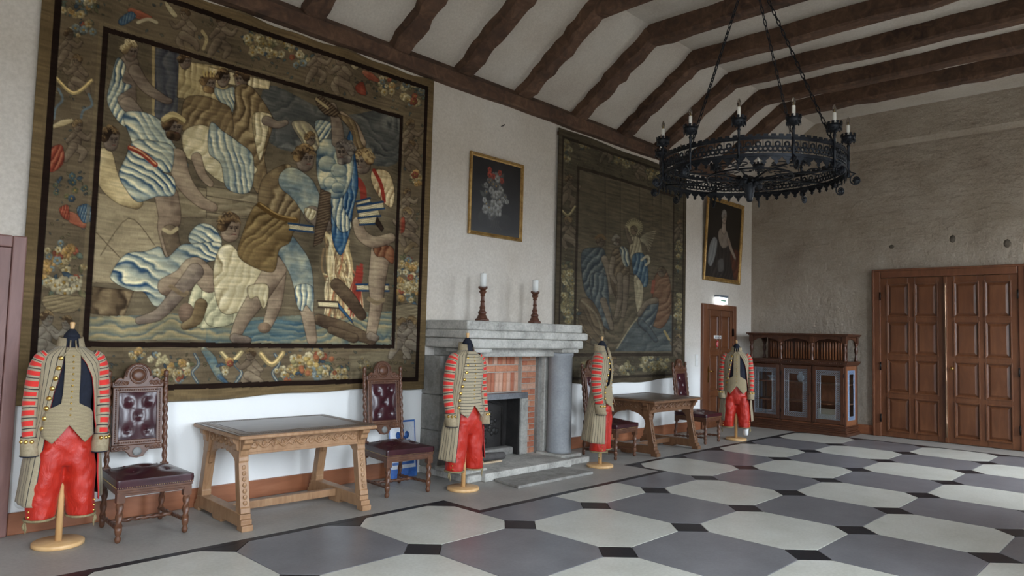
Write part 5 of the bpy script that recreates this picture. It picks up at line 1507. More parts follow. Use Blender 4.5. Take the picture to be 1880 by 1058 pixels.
# attendants and enthroned figure
p.head(*cA((890,305))[0], 11, 14, SKIN2, HAIR, 1); p.head(*cA((1075,395))[0], 10, 13, SKIN2, HAIR, -1)
p.head(*cB((70,385))[0], 12, 15, SKIN2, HAIR, 1); p.head(*cB((158,390))[0], 13, 16, SKIN2, HAIR, -1)
p.poly(cB((20,425),(70,440),(125,430),(118,545),(80,520),(40,480)), BLUE, (1, -.3, 7, .8))
p.poly(cB((130,430),(205,425),(300,555),(308,620),(270,760),(280,850),(232,940),(140,700),(85,640),(130,530)), BROWN, (1, .35, 15, 1.0)); p.poly(cB((215,560),(300,560),(290,620),(250,780),(225,700)), CREAM, (1, .2, 9, .8))
p.limb(cB((280,590),(330,610),(372,600)), [9, 7, 5], SKIN2)
p.poly(cA((895,480),(980,470),(1060,500),(1115,540),(1115,680),(1000,640),(880,640),(870,560)), BROWN, (1, .4, 13, .9))
p.head(*cA((1005,410))[0], 13, 17, SKIN2, HAIR, 1, True)
for dx in (-22, -8, 8, 22): p.stroke(cA((1005+dx, 375), (1005+dx*1.2, 352)), 1.6, (168,148,100))
p.poly(cA((880,650),(960,610),(1050,640),(1115,690),(1160,760),(1240,830),(1130,900),(1040,870),(960,800),(890,760)), CREAM, (1, .55, 12, 1.1)); p.poly(cB((10,600),(70,640),(140,690),(215,765),(200,932),(90,918),(60,800),(0,740)), BLUE, (1, -.15, 11, .9))
p.limb(cA((945,770),(975,850),(1015,895)), [10, 8, 6], SKIN)
# standing man at the upper left
p.limb(cA((615,320),(600,420),(610,520)), [19, 20, 17], SKIN2); p.limb(cA((610,520),(650,560)), [17, 14], SKIN2)
p.limb(cA((645,350),(700,430),(790,490),(815,495)), [12, 10, 7, 5], SKIN2)
p.head(*cA((625,258))[0], 14, 18, SKIN2, PALE, 1)
p.poly(cA((560,288),(528,400),(512,500),(560,590),(606,620),(628,565),(590,540),(562,480),(632,425),(585,400),(602,330)), BLUE, (1, .4, 9, .8))
p.poly(cA((590,560),(680,548),(770,590),(795,640),(850,730),(905,800),(880,832),(800,790),(735,745),(650,720),(618,660)), BLUE, (.7, -.7, 10, 1.2))
p.head(*cA((832,625))[0], 17, 22, SKIN2, HAIR, 1, True); p.stroke(cA((785,585),(830,560),(880,590)), 5, (176,158,116)); p.stroke(cA((790,600),(835,578),(880,604)), 2, (120,104,74))
# stooping man in the white and blue tunic
p.limb(cA((850,770),(880,880),(960,975),(1030,1010)), [17, 16, 11, 8], SKIN)
p.limb(cA((800,960),(815,1060),(805,1110),(825,1220),(862,1310)), [22, 21, 19, 15, 11], SKIN)
p.limb(cC((815,180),(838,270),(880,360)), [15, 14, 13], ((74,62,50), (112,98,80), (150,134,108))); p.stroke(cC((785,165),(820,180),(850,160)), 3.4, (170,154,120))
p.limb(cA((495,770),(520,880),(580,950),(650,985)), [18, 20, 17, 13], PALE)
p.poly(cA((640,690),(740,690),(830,720),(822,835),(775,838),(835,870),(835,950),(750,958),(660,985),(600,920),(568,850),(600,770)), BLUE, (.55, -.85, 12, 1.4))
p.stroke(cA((622,722),(680,750),(745,805)), 4.6, (132,66,52)); p.stroke(cA((622,717),(680,745),(745,800)), 1.2, (196,150,110))
p.head(*cA((530,685))[0], 15, 22, SKIN2, HAIR, 1)
# blue and white drapery, seated young man
p.poly(cC((910,190),(960,138),(1030,150),(1070,230),(990,245),(920,232)), BLUE, (.5, -.9, 10, 1))
p.poly(cC((528,385),(600,285),(700,270),(765,248),(800,300),(870,240),(930,232),(1060,228),(1062,300),(960,335),(870,400),(790,430),(795,520),(740,535),(690,470),(640,462),(560,430)), BLUE, (.35, -1, 13, 1.6))
p.limb(cD((330,390),(318,520),(285,620)), [16, 13, 9], SKIN); p.dot(*cD((268,640))[0], 12, (132,112,92), 1, 10)
p.poly(cD((-40,400),(60,415),(150,540),(130,612),(0,642),(-90,620),(-100,520)), ((124,122,100), (166,160,130), (202,192,156)), (1, .5, 15, 1))
p.poly(cC((985,400),(1060,430),(1115,520),(1115,620),(1010,630),(975,540)), ((124,122,100), (166,160,130), (202,192,156)), (1, .5, 15, 1))
p.limb(cC((800,440),(880,400),(940,350),(1010,420)), [17, 18, 20, 19], SKIN); p.limb(cC((940,370),(850,480),(760,575),(665,605)), [16, 13, 11, 7], SKIN2)
p.stroke(cC((820,440),(880,480),(900,470)), 4, (120,104,82)); p.dot(*cC((898,570))[0], 15, (118,100,84), 1, 19); p.limb(cC((970,530),(945,600),(890,632)), [12, 11, 7], BROWN)
p.poly(cD((50,262),(110,238),(180,320),(270,372),(284,450),(255,515),(215,470),(150,560),(60,560),(24,400)), CREAM, (.9, .5, 17, 1.2))
p.head(*cD((105,160))[0], 19, 25, SKIN, HAIR, 1)
# fire with logs and books
rg = np.random.default_rng(21)
for k in range(110):
    t = rg.random(); bx_ = 560+190*rg.random(); tx = 555+t*120; top_ = 150+rg.random()*260
    c = [(196,178,136), (170,148,108), (134,112,84), (206,190,152), (150,96,70), (110,92,72)][int(rg.choice(6, p=[.28, .24, .18, .12, .08, .10]))]
    p.stroke(cD((bx_, 560+40*rg.random()), ((bx_*2+tx)/3+rg.uniform(-26, 26), 430), ((bx_+2*tx)/3+rg.uniform(-26, 26), (430+top_)/2), (tx+rg.uniform(-20, 20), top_)), rg.uniform(.7, 2.1), c, .85)
for k in range(20): p.stroke(cD((735-rg.random()*60, 420+rg.random()*170), (745-rg.random()*30, 330+rg.random()*60)), 1.4, (134,62,52), .8)
p.limb(cD((615,430),(680,500),(740,580)), [11, 12, 9], WOOD_); p.limb(cD((530,600),(640,640),(790,700)), [10, 13, 9], WOOD_); p.limb(cD((590,650),(700,690)), [7, 9], WOOD_)
def book(c, q, tones=CREAM, cover=(46,66,88)):
    p.poly(c(*q), tones, (.2, 1, 2.6, .1), False, (50,40,34), 1.0); p.stroke(c(q[0], q[1]), 1.8, cover); p.stroke(c(q[3], q[2]), 1.8, cover)
book(cD, [(525,510),(622,515),(628,545),(530,540)], CREAM, (70,60,50)); p.poly(cD((622,515),(690,600),(700,625),(628,548)), BLUE2, None, False)
book(cD, [(712,430),(870,432),(872,462),(715,460)])
# right-hand man with a stack of books
p.limb(cD((835,270),(815,410),(812,520),(785,680)), [19, 16, 12, 9], SKIN); p.stroke(cD((775,500),(815,520),(845,505)), 4, (128,112,88)); p.limb(cD((785,680),(810,690)), [8, 6], SKIN2)
p.poly(cD((800,240),(890,250),(892,330),(850,300),(810,290)), ((84,52,40), (122,84,62), (150,116,88)), (1, 0, 10, .8))
p.poly(cB((795,830),(870,838),(900,930),(885,1010),(830,965),(788,885)), ((112,84,62), (178,158,122), (212,196,160)), (1, .4, 10, 1)); p.stroke(cB((800,830),(835,900),(850,980)), 3.2, (138,62,50)); p.stroke(cB((722,880),(745,920),(750,990)), 6, (134,66,54))
p.limb(cD((720,130),(740,190),(800,225),(880,205)), [10, 11, 11, 9], SKIN)
p.head(*cB((745,790))[0], 17, 22, SKIN2, ((64,50,38), (120,98,68), (176,154,114)), -1)
for q in ([(712,30),(780,12),(785,35),(716,50)], [(715,52),(845,30),(850,62),(720,75)], [(722,82),(820,66),(832,98),(726,110)], [(722,110),(815,98),(825,135),(730,142)]): book(cD, q)
p.poly(cD((815,100),(850,160),(838,175),(805,135)), ((40,32,28), (66,54,46), (96,82,68)), None, False)
# bearded man lifting a book, blue cloak behind him
p.poly(cB((680,640),(708,760),(722,900),(700,1010),(680,1130),(640,1240),(600,1180),(590,1060),(600,960)), BLUE2, (1, .1, 9, .8)); p.poly(cB((515,592),(592,600),(585,650),(552,700),(528,690)), BLUE, (.8, .6, 8, .8))
p.poly(cB((560,940),(640,950),(650,1010),(690,1100),(640,1130),(600,1060),(590,1000)), BLUE, (1, 0, 8, .8))
p.poly(cB((530,700),(600,680),(690,720),(692,850),(642,962),(560,945),(522,850)), STEEL, (.5, 1, 24, 1.5)); 
for q in ((575,800,15),(630,830,13),(590,890,11),(625,915,10)): p.limb(cB((q[0]-6,q[1]),(q[0]+6,q[1]+3)), [q[2], q[2]*.9], STEEL, (70,84,88))
p.limb(cB((625,690),(618,610),(598,520)), [12, 10, 7], SKIN2); p.limb(cB((735,700),(700,620),(640,560)), [10, 9, 6], SKIN)
p.poly(cB((512,482),(545,470),(605,520),(640,560),(615,575),(560,560),(530,530)), WOOD_, (.7, 1, 5, .2), False); p.stroke(cB((520,485),(575,530)), 2.4, (160,144,110))
p.poly(cB((620,560),(700,590),(735,690),(750,720),(700,720),(690,640)), BROWN, (1, -.4, 9, .8))
p.head(*cB((655,745))[0], 16, 20, SKIN2, ((64,58,54), (106,98,90), (140,130,116)), -1, True)
p.poly(cB((400,600),(470,594),(522,650),(530,722),(480,742),(440,680)), ((92,88,80), (140,130,108), (182,168,132)), (1, -.5, 9, .8)); p.head(*cB((492,680))[0], 9, 12, SKIN2, HAIR, 1)
# central bending man
p.limb(cD((325,350),(250,470),(170,590),(128,685)), [20, 18, 13, 9], SKIN); p.poly(cD((190,440),(280,430),(285,500),(262,548),(235,490),(200,500)), CREAM, (1, .3, 8, .8)); p.limb(cD((128,690),(190,700)), [9, 6], SKIN2)
p.limb(cD((370,240),(430,330),(455,420),(465,520)), [21, 22, 19, 15], STEEL); p.limb(cD((468,530),(485,620),(498,700)), [13, 11, 9], SKIN); p.poly(cD((418,440),(500,440),(502,560),(470,530),(450,560),(425,530)), BLUE, (1, 0, 8, .6))
p.poly(cB((385,800),(275,852),(238,950),(245,1060),(240,1090),(330,1150),(430,1110),(440,980),(420,880)), BROWN, (.9, .6, 20, 1.1))
p.poly(cD((232,40),(330,95),(405,140),(392,225),(340,262),(305,372),(150,302),(162,190)), ((72,58,38), (108,90,62), (140,120,84)), (.8, .6, 18, 1.3)); p.stroke(cD((245,45),(330,100),(420,120)), 5, (92,72,44)); p.stroke(cD((250,40),(335,93),(420,112)), 1.3, (150,124,80))
p.limb(cB((400,880),(450,920),(490,990),(510,1050)), [24, 25, 21, 16], STEEL); p.limb(cD((500,90),(545,130),(570,150)), [15, 13, 9], SKIN2); p.poly(cD((465,60),(520,75),(500,120),(470,105)), CREAM, (1, .3, 6, .5))
p.poly(cB((540,920),(590,940),(585,1060),(545,1180),(505,1200),(520,1060)), WOOD_, (.3, 1, 4, .2), False)
book(cD, [(385,135),(505,150),(505,178),(390,165)])
p.head(*cB((465,775))[0], 18, 23, SKIN2, HAIR, 1)
# ---- border
def border_paint(p, X, Z, x0, x1, z0, z1, iw, outer, line, lw, ground):
    d = np.minimum(np.minimum(X-x0, x1-X), np.minimum(Z-z0, z1-Z))
    di = np.minimum(np.minimum(X-(x0+iw[0]), (x1-iw[1])-X), np.minimum(Z-(z0+iw[2]), (z1-iw[3])-Z))
    b = di < 0
    nb_ = .84+.32*vnoise(X.shape, 30, 70, 2)
    p.C[b] = (np.asarray(ground, float)*nb_[..., None])[b]
    return d, di
TZ0, TZ1 = .955, 4.555
d, di = border_paint(p, X, Z, TX0, TX1, TZ0, TZ1, (.48, .47, .50, .56), .09, .05, .05, (104, 92, 74))
FL = [(186,170,132), (168,150,112), (150,82,64), (196,184,150), (120,132,132), (176,140,90)]; LF = [(84,96,86), (70,92,100), (104,104,76), (60,80,98)]
p.scatter_leaves((di < -.06) & (d > .15), 420, [(104,96,74), (88,90,80), (116,104,78), (80,88,90)], 6.0)
# left border, top to bottom
p.bouquet(140, 12, 38, 22, 18, FL, LF, 6); p.bouquet(150, 55, 22, 18, 9, FL, LF, 6); p.putto(122, 82, 1.9, 1); p.putto(140, 130, 2.0, -1); p.swag(100, 145, 165, 150, 26, (168,148,104), 3.2)
p.stroke([(104,165),(112,185),(100,200),(96,220)], 2.2, (96,112,122)); p.stroke([(160,175),(166,195),(150,205),(146,218)], 2.2, (96,112,122)); p.putto(138, 250, 2.1, 1); p.poly([(84,278),(110,268),(114,300),(92,318),(80,304)], RED, (1, .4, 9, .8)); p.limb([(92,236),(112,228),(128,224)], [3, 6, 4], PALE)
p.bouquet(130, 345, 38, 26, 10, LF, LF, 5); p.limb([(125,395),(132,402),(150,414)], [6, 10, 6], ((110,50,40), (158,92,70), (196,160,124))); p.poly([(138,384),(160,376),(168,402),(150,410)], BLUE2, (1, .3, 4, .3)); p.poly([(106,384),(122,378),(124,404),(112,400)], RED, (1, .3, 4, .3))
p.bouquet(112, 492, 46, 50, 34, FL, LF, 7.5); p.bouquet(115, 525, 42, 16, 12, [(200,188,156), (188,174,140)], LF, 9); p.poly([(78,545),(146,545),(136,572),(88,572)], ((92,82,64), (128,114,88), (156,140,108)), (.2, 1, 5, .2))
p.putto(82, 606, 2.6, 1, ((84,78,72), (128,120,108), (160,152,138))); p.putto(122, 612, 2.3, -1, ((84,78,72), (128,120,108), (160,152,138)))
# bottom border
p.bouquet(262, 652, 30, 12, 10, FL, LF, 5)
for k in range(26): p.dot(296+rg.normal(0, 9), 664+rg.normal(0, 7), 3.4, (178,166,128))
p.bouquet(325, 680, 24, 22, 14, FL, LF, 6); p.limb([(372,642),(386,660),(400,690),(418,706)], [5, 9, 6, 2], ((40,64,84), (84,108,116), (196,182,140))); p.limb([(400,690),(424,712)], [4, 1.5], BLUE2)
for x0_, s_ in ((355, 1), (436, -1), (500, 1)):
    p.stroke([(x0_,650),(x0_+8*s_,668),(x0_-4*s_,684),(x0_+6*s_,702)], 2.6, (60,84,104)); p.stroke([(x0_,650),(x0_+8*s_,668),(x0_-4*s_,684),(x0_+6*s_,702)], .8, (176,170,146))
p.swag(405, 648, 440, 646, 16, (166,150,110), 4); p.putto(458, 668, 2.1, -1); p.swag(475, 650, 515, 648, 20, (160,140,98), 4.5)
p.bouquet(568, 668, 44, 26, 30, FL, LF, 6.5)
for k in range(14): p.dot(560+rg.normal(0, 22), 672+rg.normal(0, 10), 5, [(186,160,100), (160,100,70), (150,140,100)][k % 3])
p.bouquet(625, 690, 24, 14, 9, FL, LF, 5); p.poly([(636,652),(712,640),(706,690),(640,706)], ((98,90,74), (116,106,86), (130,120,98)), None, False, None); p.bouquet(668, 668, 26, 12, 6, [(132,122,98)], [(104,98,80)], 5)
p.bouquet(300, 690, 34, 14, 12, FL, LF, 5.5); p.bouquet(412, 672, 16, 16, 8, FL, LF, 5); p.bouquet(520, 684, 22, 16, 12, FL, LF, 5.5); p.bouquet(236, 700, 24, 12, 10, FL, LF, 5.5)
# right border
p.bouquet(757, 172, 24, 24, 24, FL, LF, 6); p.putto(748, 244, 1.7, 1); p.putto(752, 280, 1.5, -1); p.bouquet(762, 330, 12, 14, 10, FL, LF, 5); p.putto(742, 368, 1.5, 1); p.putto(744, 408, 1.9, -1); p.poly([(730,405),(738,400),(738,424),(730,428)], RED, None); p.limb([(740,462),(752,450),(760,452)], [4, 5, 3], BROWN)
p.bouquet(744, 516, 24, 46, 46, FL, LF, 5.5); p.poly([(722,562),(764,562),(760,590),(728,590)], ((96,88,72), (126,114,92), (150,138,112)), (.2, 1, 5, .2)); p.putto(732, 612, 2.0, 1, ((84,78,72), (124,114,102), (156,146,130))); p.putto(752, 610, 2.1, -1, ((84,78,72), (124,114,102), (156,146,130)))
# top border
p.limb([(236,22),(252,30),(272,36)], [5, 8, 4], ((96,44,36), (148,84,62), (190,150,116))); p.poly([(214,40),(236,24),(246,34),(222,50)], LF and BLUE2, (1, .2, 4, .3)); p.stroke([(250,44),(268,38),(284,44)], 3, (176,164,136)); p.putto(338, 46, 2.1, -1); p.poly([(302,6),(322,30),(314,34),(300,14)], CREAM, (1, .2, 4, .3)); p.putto(402, 58, 2.2, 1); p.stroke([(368,60),(376,74),(370,92)], 3, (166,150,112))
p.bouquet(488, 84, 52, 26, 34, FL[:2]+FL[3:4]+[(140,128,92)], LF, 6.5); p.bouquet(545, 110, 24, 14, 10, FL, LF, 5); p.putto(578, 112, 1.9, 1); p.putto(622, 128, 2.1, -1); p.poly([(640,122),(658,120),(648,130)], CREAM, None); p.limb([(664,134),(676,142),(690,150)], [4, 7, 3], ((100,46,38), (152,84,64), (196,156,122))); p.poly([(648,160),(662,152),(668,176),(652,172)], RED, None); p.bouquet(706, 158, 16, 18, 12, FL, LF, 5)
bm_ = di < 0; p.C[bm_] = p.C[bm_]*.74+np.array((100, 90, 74))*.26
# dark lines and selvage
p.C[(d >= 0) & (d < .085)] = np.array((108, 93, 70))*1.0
p.C[(d >= .085) & (d < .135)] = (44, 34, 29)
m_ = (di > -.045) & (di < .0); p.C[m_] = (46, 36, 31)
m_ = (di > -.075) & (di < -.055); p.C[m_] = p.C[m_]*.5+np.array((122, 108, 84))*.5
p.C *= (.90+.2*vnoise(X.shape, 60, 33, 2))[..., None]
streak = np.repeat(vnoise((X.shape[0], X.shape[1]//10+2), 2.2, 35, 2), 10, 1)[:, :X.shape[1]]
p.C *= (.86+.28*streak)[..., None]
p.C = p.C*np.array((1.0, .995, .985)); p.C = np.clip((p.C-104)*1.16+100, 8, 245)
MAT['tapestry'] = cloth_mat('woven_wool')
TP = thing('large_tapestry', 'large tapestry of a book-burning scene with blue and cream robes, above the pale table', 'tapestry', (3.27, YW, .955))
o = picture_mesh('woven_panel', MAT['tapestry'], np.stack([X, Yv, Z], -1), p.C, TP); o.matrix_parent_inverse = TP.matrix_basis.inverted()
so = o.modifiers.new('thickness', 'SOLIDIFY'); so.thickness = .008; so.offset = -1
b_ = MB(); b_.box(1.31, 5.24, YW-.024, YW-.002, 4.50, 4.545); q = b_.build('hanging_batten', MAT['beam'], TP); q.matrix_parent_inverse = TP.matrix_basis.inverted()
# ------------------------------------------------------------------ smaller tapestry right of the fireplace
UX0, UX1, UZ0, UZ1 = 7.53, 11.02, .90, 4.545
X, Yv, Z = cloth_grid(UX0, UX1, 300, 420, lambda x: 4.545+.010*np.sin(x*4)-.05*(x-UX0)/(UX1-UX0), lambda x: .93+.06*((x-9.1)/1.8)**2+.012*np.sin(x*5)-.03, YW-.035, .012, 8)
PX, PY = to_pix(X, np.full_like(X, YW), Z)
p = Painter(PX, PY, (92, 83, 66), 31)
cE = lambda *q: [(980+x*.5104, 200+y*.5104) for x, y in q]
SKd = ((66,56,46), (104,92,76), (140,126,104)); BRd = ((58,48,36), (88,75,58), (120,104,80)); BLd = ((38,47,55), (64,74,79), (114,120,113)); CRd = ((100,90,70), (156,144,114), (192,180,146))
rg = np.random.default_rng(4)
# architecture: faint cornices and pillars
p.C *= (.86+.28*vnoise(X.shape, 30, 91, 2))[..., None]
for k in range(46):
    y = 225+rg.random()*400; x = 155+rg.random()*260; L = 40+rg.random()*110; p.stroke(cE((x, y), (x+L*.5, y+L*.12+rg.uniform(-4, 4)), (x+L, y+L*.26)), rg.uniform(.5, 1.1), (116,104,82) if rg.random() < .6 else (64,56,44), .6)
for x in (248, 302, 372, 420, 450): p.stroke(cE((x, 250), (x, 520)), 1.0, (70,62,50), .7); p.stroke(cE((x+6, 255), (x+6, 500)), .7, (112,101,80), .6)
p.poly(cE((370,330),(480,360),(480,560),(400,560),(390,420)), ((66,58,46), (84,74,58), (102,90,70)), (.1, 1, 9, .3), False, None, alpha=.6)
# ground and slab
p.poly(cE((155,690),(490,640),(490,872),(155,872)), ((62,56,44), (84,76,60), (108,96,76)), (.2, 1, 14, 1), False, None)
p.poly(cE((280,872),(352,768),(487,742),(487,872)), ((54,62,66), (74,82,83), (96,102,98)), (.5, 1, 14, .6), False, (120,112,90))
p.stroke(cE((290,860),(352,768),(420,700)), 1.3, (150,140,110))
# blue-clad seated soldier with helmet
p.poly(cE((165,520),(205,500),(245,510),(252,600),(240,680),(200,690),(172,640)), BLd, (.8, .6, 10, 1.2)); p.poly(cE((195,600),(250,600),(262,700),(275,790),(240,780),(205,700)), BLd, (1, .2, 8, 1)); p.head(*cE((232,480))[0], 7, 9, SKd, BRd, 1); p.stroke(cE((215,465),(232,455),(246,468)), 2.6, (110,86,56)); p.limb(cE((245,540),(262,600),(268,660)), [6, 5, 4], SKd); p.limb(cE((240,690),(262,760),(270,790)), [6, 5, 4], SKd)
# bearded man in brown, bare arms and legs
p.poly(cE((270,520),(300,500),(330,520),(335,620),(322,700),(290,690),(265,620)), BRd, (.9, .5, 10, 1.1)); p.limb(cE((300,600),(300,680),(285,750)), [6, 5, 4], SKd); p.limb(cE((322,610),(320,690),(312,745)), [6, 5, 4], SKd); p.poly(cE((300,498),(328,505),(336,560),(318,568),(305,535)), ((46,64,80), (130,136,126), (196,188,156)), (1, -.4, 6, .8)); p.head(*cE((287,474))[0], 7, 9, SKd, ((90,84,76), (126,118,104), (150,142,124)), 1, True); p.limb(cE((275,540),(268,590),(285,625)), [5, 4.5, 3.5], SKd)
# winged figure with a bright halo
for r_, a_ in ((17, .25), (13, .35), (10, .5)): p.dot(*cE((352,428))[0], r_, (190,176,128), a_)
for k in range(26): a = 2*PI*k/26; x, y = cE((352,428))[0]; p.stroke([(x+9*math.cos(a), y+9*math.sin(a)), (x+16*math.cos(a), y+16*math.sin(a))], .6, (206,194,148), .7)
for k in range(9): p.stroke(cE((370,475),(392,452+k*4),(432-k*3,440+k*9)), 1.2, (150,140,114), .8)
p.poly(cE((334,475),(350,460),(372,466),(384,520),(380,560),(345,560)), CRd, (1, .3, 6, .9)); p.poly(cE((346,530),(384,520),(402,560),(404,630),(384,640),(368,610),(352,600)), ((30,50,72), (52,80,100), (120,136,138)), (1, .1, 7, .9)); p.poly(cE((352,600),(372,612),(388,650),(380,720),(366,735),(356,680)), CRd, (1, .1, 6, .8)); p.stroke(cE((380,545),(402,530),(408,550),(396,562)), 2.2, (186,176,146))
p.head(*cE((351,440))[0], 6, 8, ((96,80,62), (140,122,96), (170,152,122)), BRd, -1); p.limb(cE((340,480),(328,450),(324,432)), [4, 3.2, 2.4], SKd)
# crouching figure in red-brown, foreground soldiers
p.poly(cE((430,600),(465,580),(484,640),(484,730),(450,790),(410,760),(420,680)), ((74,50,36), (106,76,56), (140,110,84)), (.7, .8, 10, 1.2)); p.poly(cE((366,760),(392,700),(440,690),(432,750),(410,800),(380,790)), BLd, (.8, .5, 7, 1)); p.limb(cE((380,770),(410,800),(432,832)), [6, 5, 4], BLd); p.head(*cE((452,588))[0], 7, 8, SKd, BRd, -1); p.stroke(cE((425,620),(420,660)), 3, (130,70,54)); p.limb(cE((430,690),(400,700),(372,740)), [6, 5, 4], SKd); p.stroke(cE((462,800),(478,830)), 2, (160,140,90))
p.poly(cE((158,690),(200,690),(235,760),(245,840),(200,850),(160,800)), BRd, (.8, -.5, 11, 1.3)); p.stroke(cE((165,690),(215,740),(240,820)), 1.6, (130,120,95), .7); p.poly(cE((196,840),(225,815),(258,840),(235,862)), ((60,54,46), (96,88,74), (140,130,108)), None); p.limb(cE((165,730),(190,790),(230,840)), [5, 6, 4], BRd)
# border
d = np.minimum(np.minimum(X-UX0, UX1-X), np.minimum(Z-UZ0, UZ1-.03-Z)); di = np.minimum(np.minimum(X-(UX0+.48), (UX1-.45)-X), np.minimum(Z-(UZ0+.46), (UZ1-.52)-Z))
b = di < 0; p.C[b] = (np.asarray((80,72,57), float)*(.84+.32*vnoise(X.shape, 24, 71, 2))[..., None])[b]
FLd = [(166,154,114), (148,138,100), (130,120,88), (176,166,130), (120,116,92)]; LFd = [(96,92,66), (80,84,70), (110,102,72), (70,80,80)]
p.scatter_leaves((di < -.06) & (d > .13), 320, [(88,80,60), (100,92,68), (74,74,62), (112,102,76)], 4.5)
p.bouquet(1036, 275, 12, 26, 14, FLd, LFd, 4.5); p.bouquet(1075, 262, 18, 12, 12, FLd, LFd, 4.5); p.bouquet(1144, 292, 24, 16, 24, FLd, LFd, 4.5); p.bouquet(1195, 318, 14, 12, 12, FLd, LFd, 4); p.putto(1110, 272, 1.2, 1, SKd); p.putto(1172, 305, 1.1, -1, SKd)
p.putto(1040, 345, 1.6, 1, SKd); p.putto(1040, 420, 1.6, -1, SKd); p.bouquet(1040, 505, 14, 24, 18, FLd, LFd, 4.5); p.bouquet(1042, 560, 16, 40, 44, FLd, LFd, 4.5); p.swag(1026, 385, 1052, 380, 14, (140,128,94), 2)
p.bouquet(1242, 470, 7, 34, 16, FLd, LFd, 3.6); p.bouquet(1242, 570, 8, 36, 28, FLd+[(150,100,74)], LFd, 3.8); p.putto(1243, 420, 1.1, 1, SKd); p.putto(1242, 630, 1.2, -1, SKd)
p.bouquet(1085, 672, 22, 14, 14, FLd, LFd, 4.5); p.putto(1120, 672, 1.3, 1, SKd); p.bouquet(1145, 678, 16, 12, 12, FLd, LFd, 4.5); p.bouquet(1198, 668, 28, 16, 38, FLd, LFd, 4.8)
p.C[(d < .09)] = (78, 68, 52); p.C[(d >= .075) & (d < .115)] = (40, 33, 27)
m_ = (di > -.05) & (di < 0); p.C[m_] = (46, 38, 31)
streak = np.repeat(vnoise((X.shape[0], X.shape[1]//8+2), 2.2, 36, 2), 8, 1)[:, :X.shape[1]]
p.C = p.C*.72+np.array((82, 74, 61))*.28*(.7+.6*vnoise(X.shape, 12, 77, 3))[..., None]
p.C *= (.80+.30*streak)[..., None]
TQ = thing('small_tapestry', 'darker tapestry with a haloed winged figure, above the darker trestle table', 'tapestry', (9.27, YW, .9))
o = picture_mesh('woven_panel', MAT['tapestry'], np.stack([X, Yv, Z], -1), p.C, TQ); o.matrix_parent_inverse = TQ.matrix_basis.inverted()
so = o.modifiers.new('thickness', 'SOLIDIFY'); so.thickness = .008; so.offset = -1
b_ = MB(); b_.box(7.54, 11.01, YW-.024, YW-.002, 4.44, 4.485); q = b_.build('hanging_batten', MAT['beam'], TQ); q.matrix_parent_inverse = TQ.matrix_basis.inverted()

# ------------------------------------------------------------------ framed oil paintings
MAT['gilt'] = mottled('worn_gilt', [(120,88,44), (170,132,74), (196,162,102)], 14, .4, .15, .004, 60)
MAT['gilt'].node_tree.nodes['Principled BSDF'].inputs['Metallic'].default_value = .5
pm, pnt, pb = base_mat('oil_canvas', .38); pa = pnt.nodes.new('ShaderNodeVertexColor'); pa.layer_name = 'weave'; pnt.links.new(pa.outputs['Color'], pb.inputs['Base Color'])
bump(pnt, pb, noise(pnt, coords(pnt), 180, 3), .15, .002)
def framed(name, label, x0, x1, z0, z1, fw_, tilt, paint, n=(120, 150)):
    root = thing(name, label, 'painting', ((x0+x1)/2, YW-.012, z0)); w, h = (x1-x0)/2, z1-z0
    R_ = Matrix.Rotation(tilt, 4, 'X'); m = MB()
    prof = [(0, 0), (0, -.030), (.012, -.040), (fw_*.45, -.034), (fw_*.6, -.022), (fw_, -.014), (fw_, 0)]     # (inset, y)
    rings = []
    for (sx, sz) in ((-1, 0), (1, 0), (1, 1), (-1, 1)):
        rings.append([(sx*(w-i), y, (i if sz == 0 else h-i)) for i, y in prof])
    rings.append(rings[0]); m.loft(rings, True, False, False, False)
    f = m.build('picture_frame', MAT['gilt'], root); f.matrix_local = R_
    nx, nz = n; gx = np.linspace(-w+fw_*.9, w-fw_*.9, nx); gz = np.linspace(h-fw_*.9, fw_*.9, nz); GX, GZ = np.meshgrid(gx, gz)
    q = Painter((GX+w)/(2*w)*100, (h-GZ)/h*100*h/(2*w), (30, 28, 29), 51); paint(q, h/(2*w)*100)
    c = picture_mesh('canvas', pm, np.stack([GX, np.full_like(GX, -.010), GZ], -1), q.C, root); c.matrix_local = R_
    return root
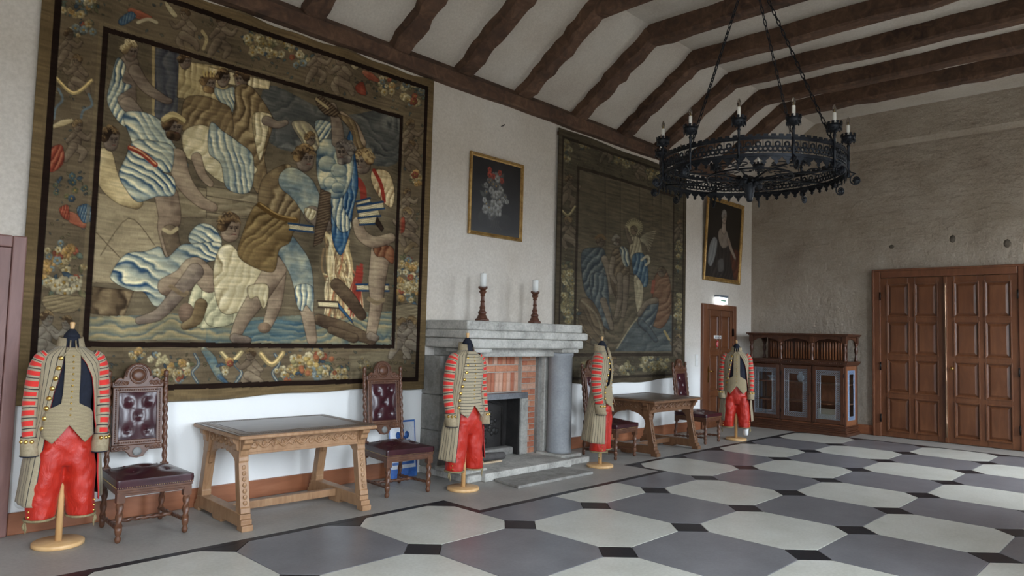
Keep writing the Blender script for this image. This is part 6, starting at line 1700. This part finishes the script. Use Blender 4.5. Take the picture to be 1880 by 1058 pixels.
def flowers(q, H):
    q.C *= (.7+.6*vnoise(q.X.shape, 30, 5, 2))[..., None]
    for (x, y) in ((34,74),(50,78),(62,74)): q.limb([(x-8, y+9), (x+8, y+9)], [9, 9], ((24,22,22), (36,34,34), (52,50,48)))
    LFp = [(58,62,58), (72,74,68), (46,50,48)]
    q.bouquet(48, 52, 22, 32, 30, [(78,78,76), (96,96,92)], LFp, 4.5)
    for (x, y, r) in ((36,18,4),(36,25,4.2),(55,19,4),(43,26,4),(59,29,4.4)): q.flower(x, y, r, (158,62,44), (90,40,30))
    for (x, y, r) in ((51,28,5),(30,40,4),(40,45,5),(58,42,5),(48,50,6),(54,48,5),(30,72,6),(45,63,6.5),(56,62,6),(42,73,6),(54,72,6.5),(28,60,4),(70,56,3.6),(62,54,4)): q.flower(x, y, r, (138,137,132), (96,92,84))
    for k in range(5): q.stroke([(40+4*k, 84), (42+3*k, 90), (40+5*k, 95)], .5, (74,68,60), .6)
framed('flower_painting', 'gilt-framed dark still life of white and red flowers above the mantel', 5.87, 6.83, 2.83, 3.86, .045, math.radians(0), flowers)
def lady(q, H):
    q.C[:] = (32, 26, 22); q.C *= (.75+.5*vnoise(q.X.shape, 40, 6, 2))[..., None]
    q.poly([(60,72),(82,62),(98,70),(98,H),(56,H)], ((58,28,20), (88,44,30), (112,62,44)), (1, .4, 9, 1)); q.poly([(30,58),(48,48),(64,56),(72,80),(80,H),(18,H),(24,80)], ((26,22,22), (44,38,36), (70,62,58)), (1, .15, 8, 1))
    q.poly([(34,42),(48,37),(60,44),(62,58),(48,64),(36,56)], ((120,104,92), (160,146,132), (186,174,160)), None); q.limb([(47,30),(48,40)], [4.2, 5.5], ((150,130,114), (186,168,152), (206,192,178)))
    q.poly([(12,64),(22,52),(32,56),(30,74),(20,90),(10,86)], ((92,94,96), (136,136,134), (176,174,168)), (1, .5, 6, 1)); q.limb([(62,52),(72,64),(84,74)], [4, 3.4, 2.6], ((120,98,84), (164,144,126), (188,170,152)))
    q.head(47, 23, 6.5, 8.5, ((150,128,112), (190,170,154), (212,198,184)), ((130,124,116), (164,158,150), (186,180,172)), 1); q.poly([(36,82),(50,78),(54,92),(40,96)], ((70,66,62), (100,96,92), (130,126,120)), None); q.C *= .84
framed('lady_portrait', 'gilt-framed dark portrait of a pale-haired lady above the small door', 11.66, 13.08, 2.69, 4.24, .075, math.radians(3), lady)
m = MB(); m.tube([(12.34, YW-.04, 2.70), (12.37, YW-.05, 2.672), (12.40, YW-.04, 2.70)], .005, 6)
# nail left in the wall above the mantel
n_ = MB(); n_.tube([(6.42, YW, 4.30), (6.42, YW-.05, 4.305), (6.42, YW-.055, 4.32)], .007, 6); tag(n_.build('wall_hook', MAT['iron_dark']), 'small bent iron hook in the wall high above the flower painting', 'hook')
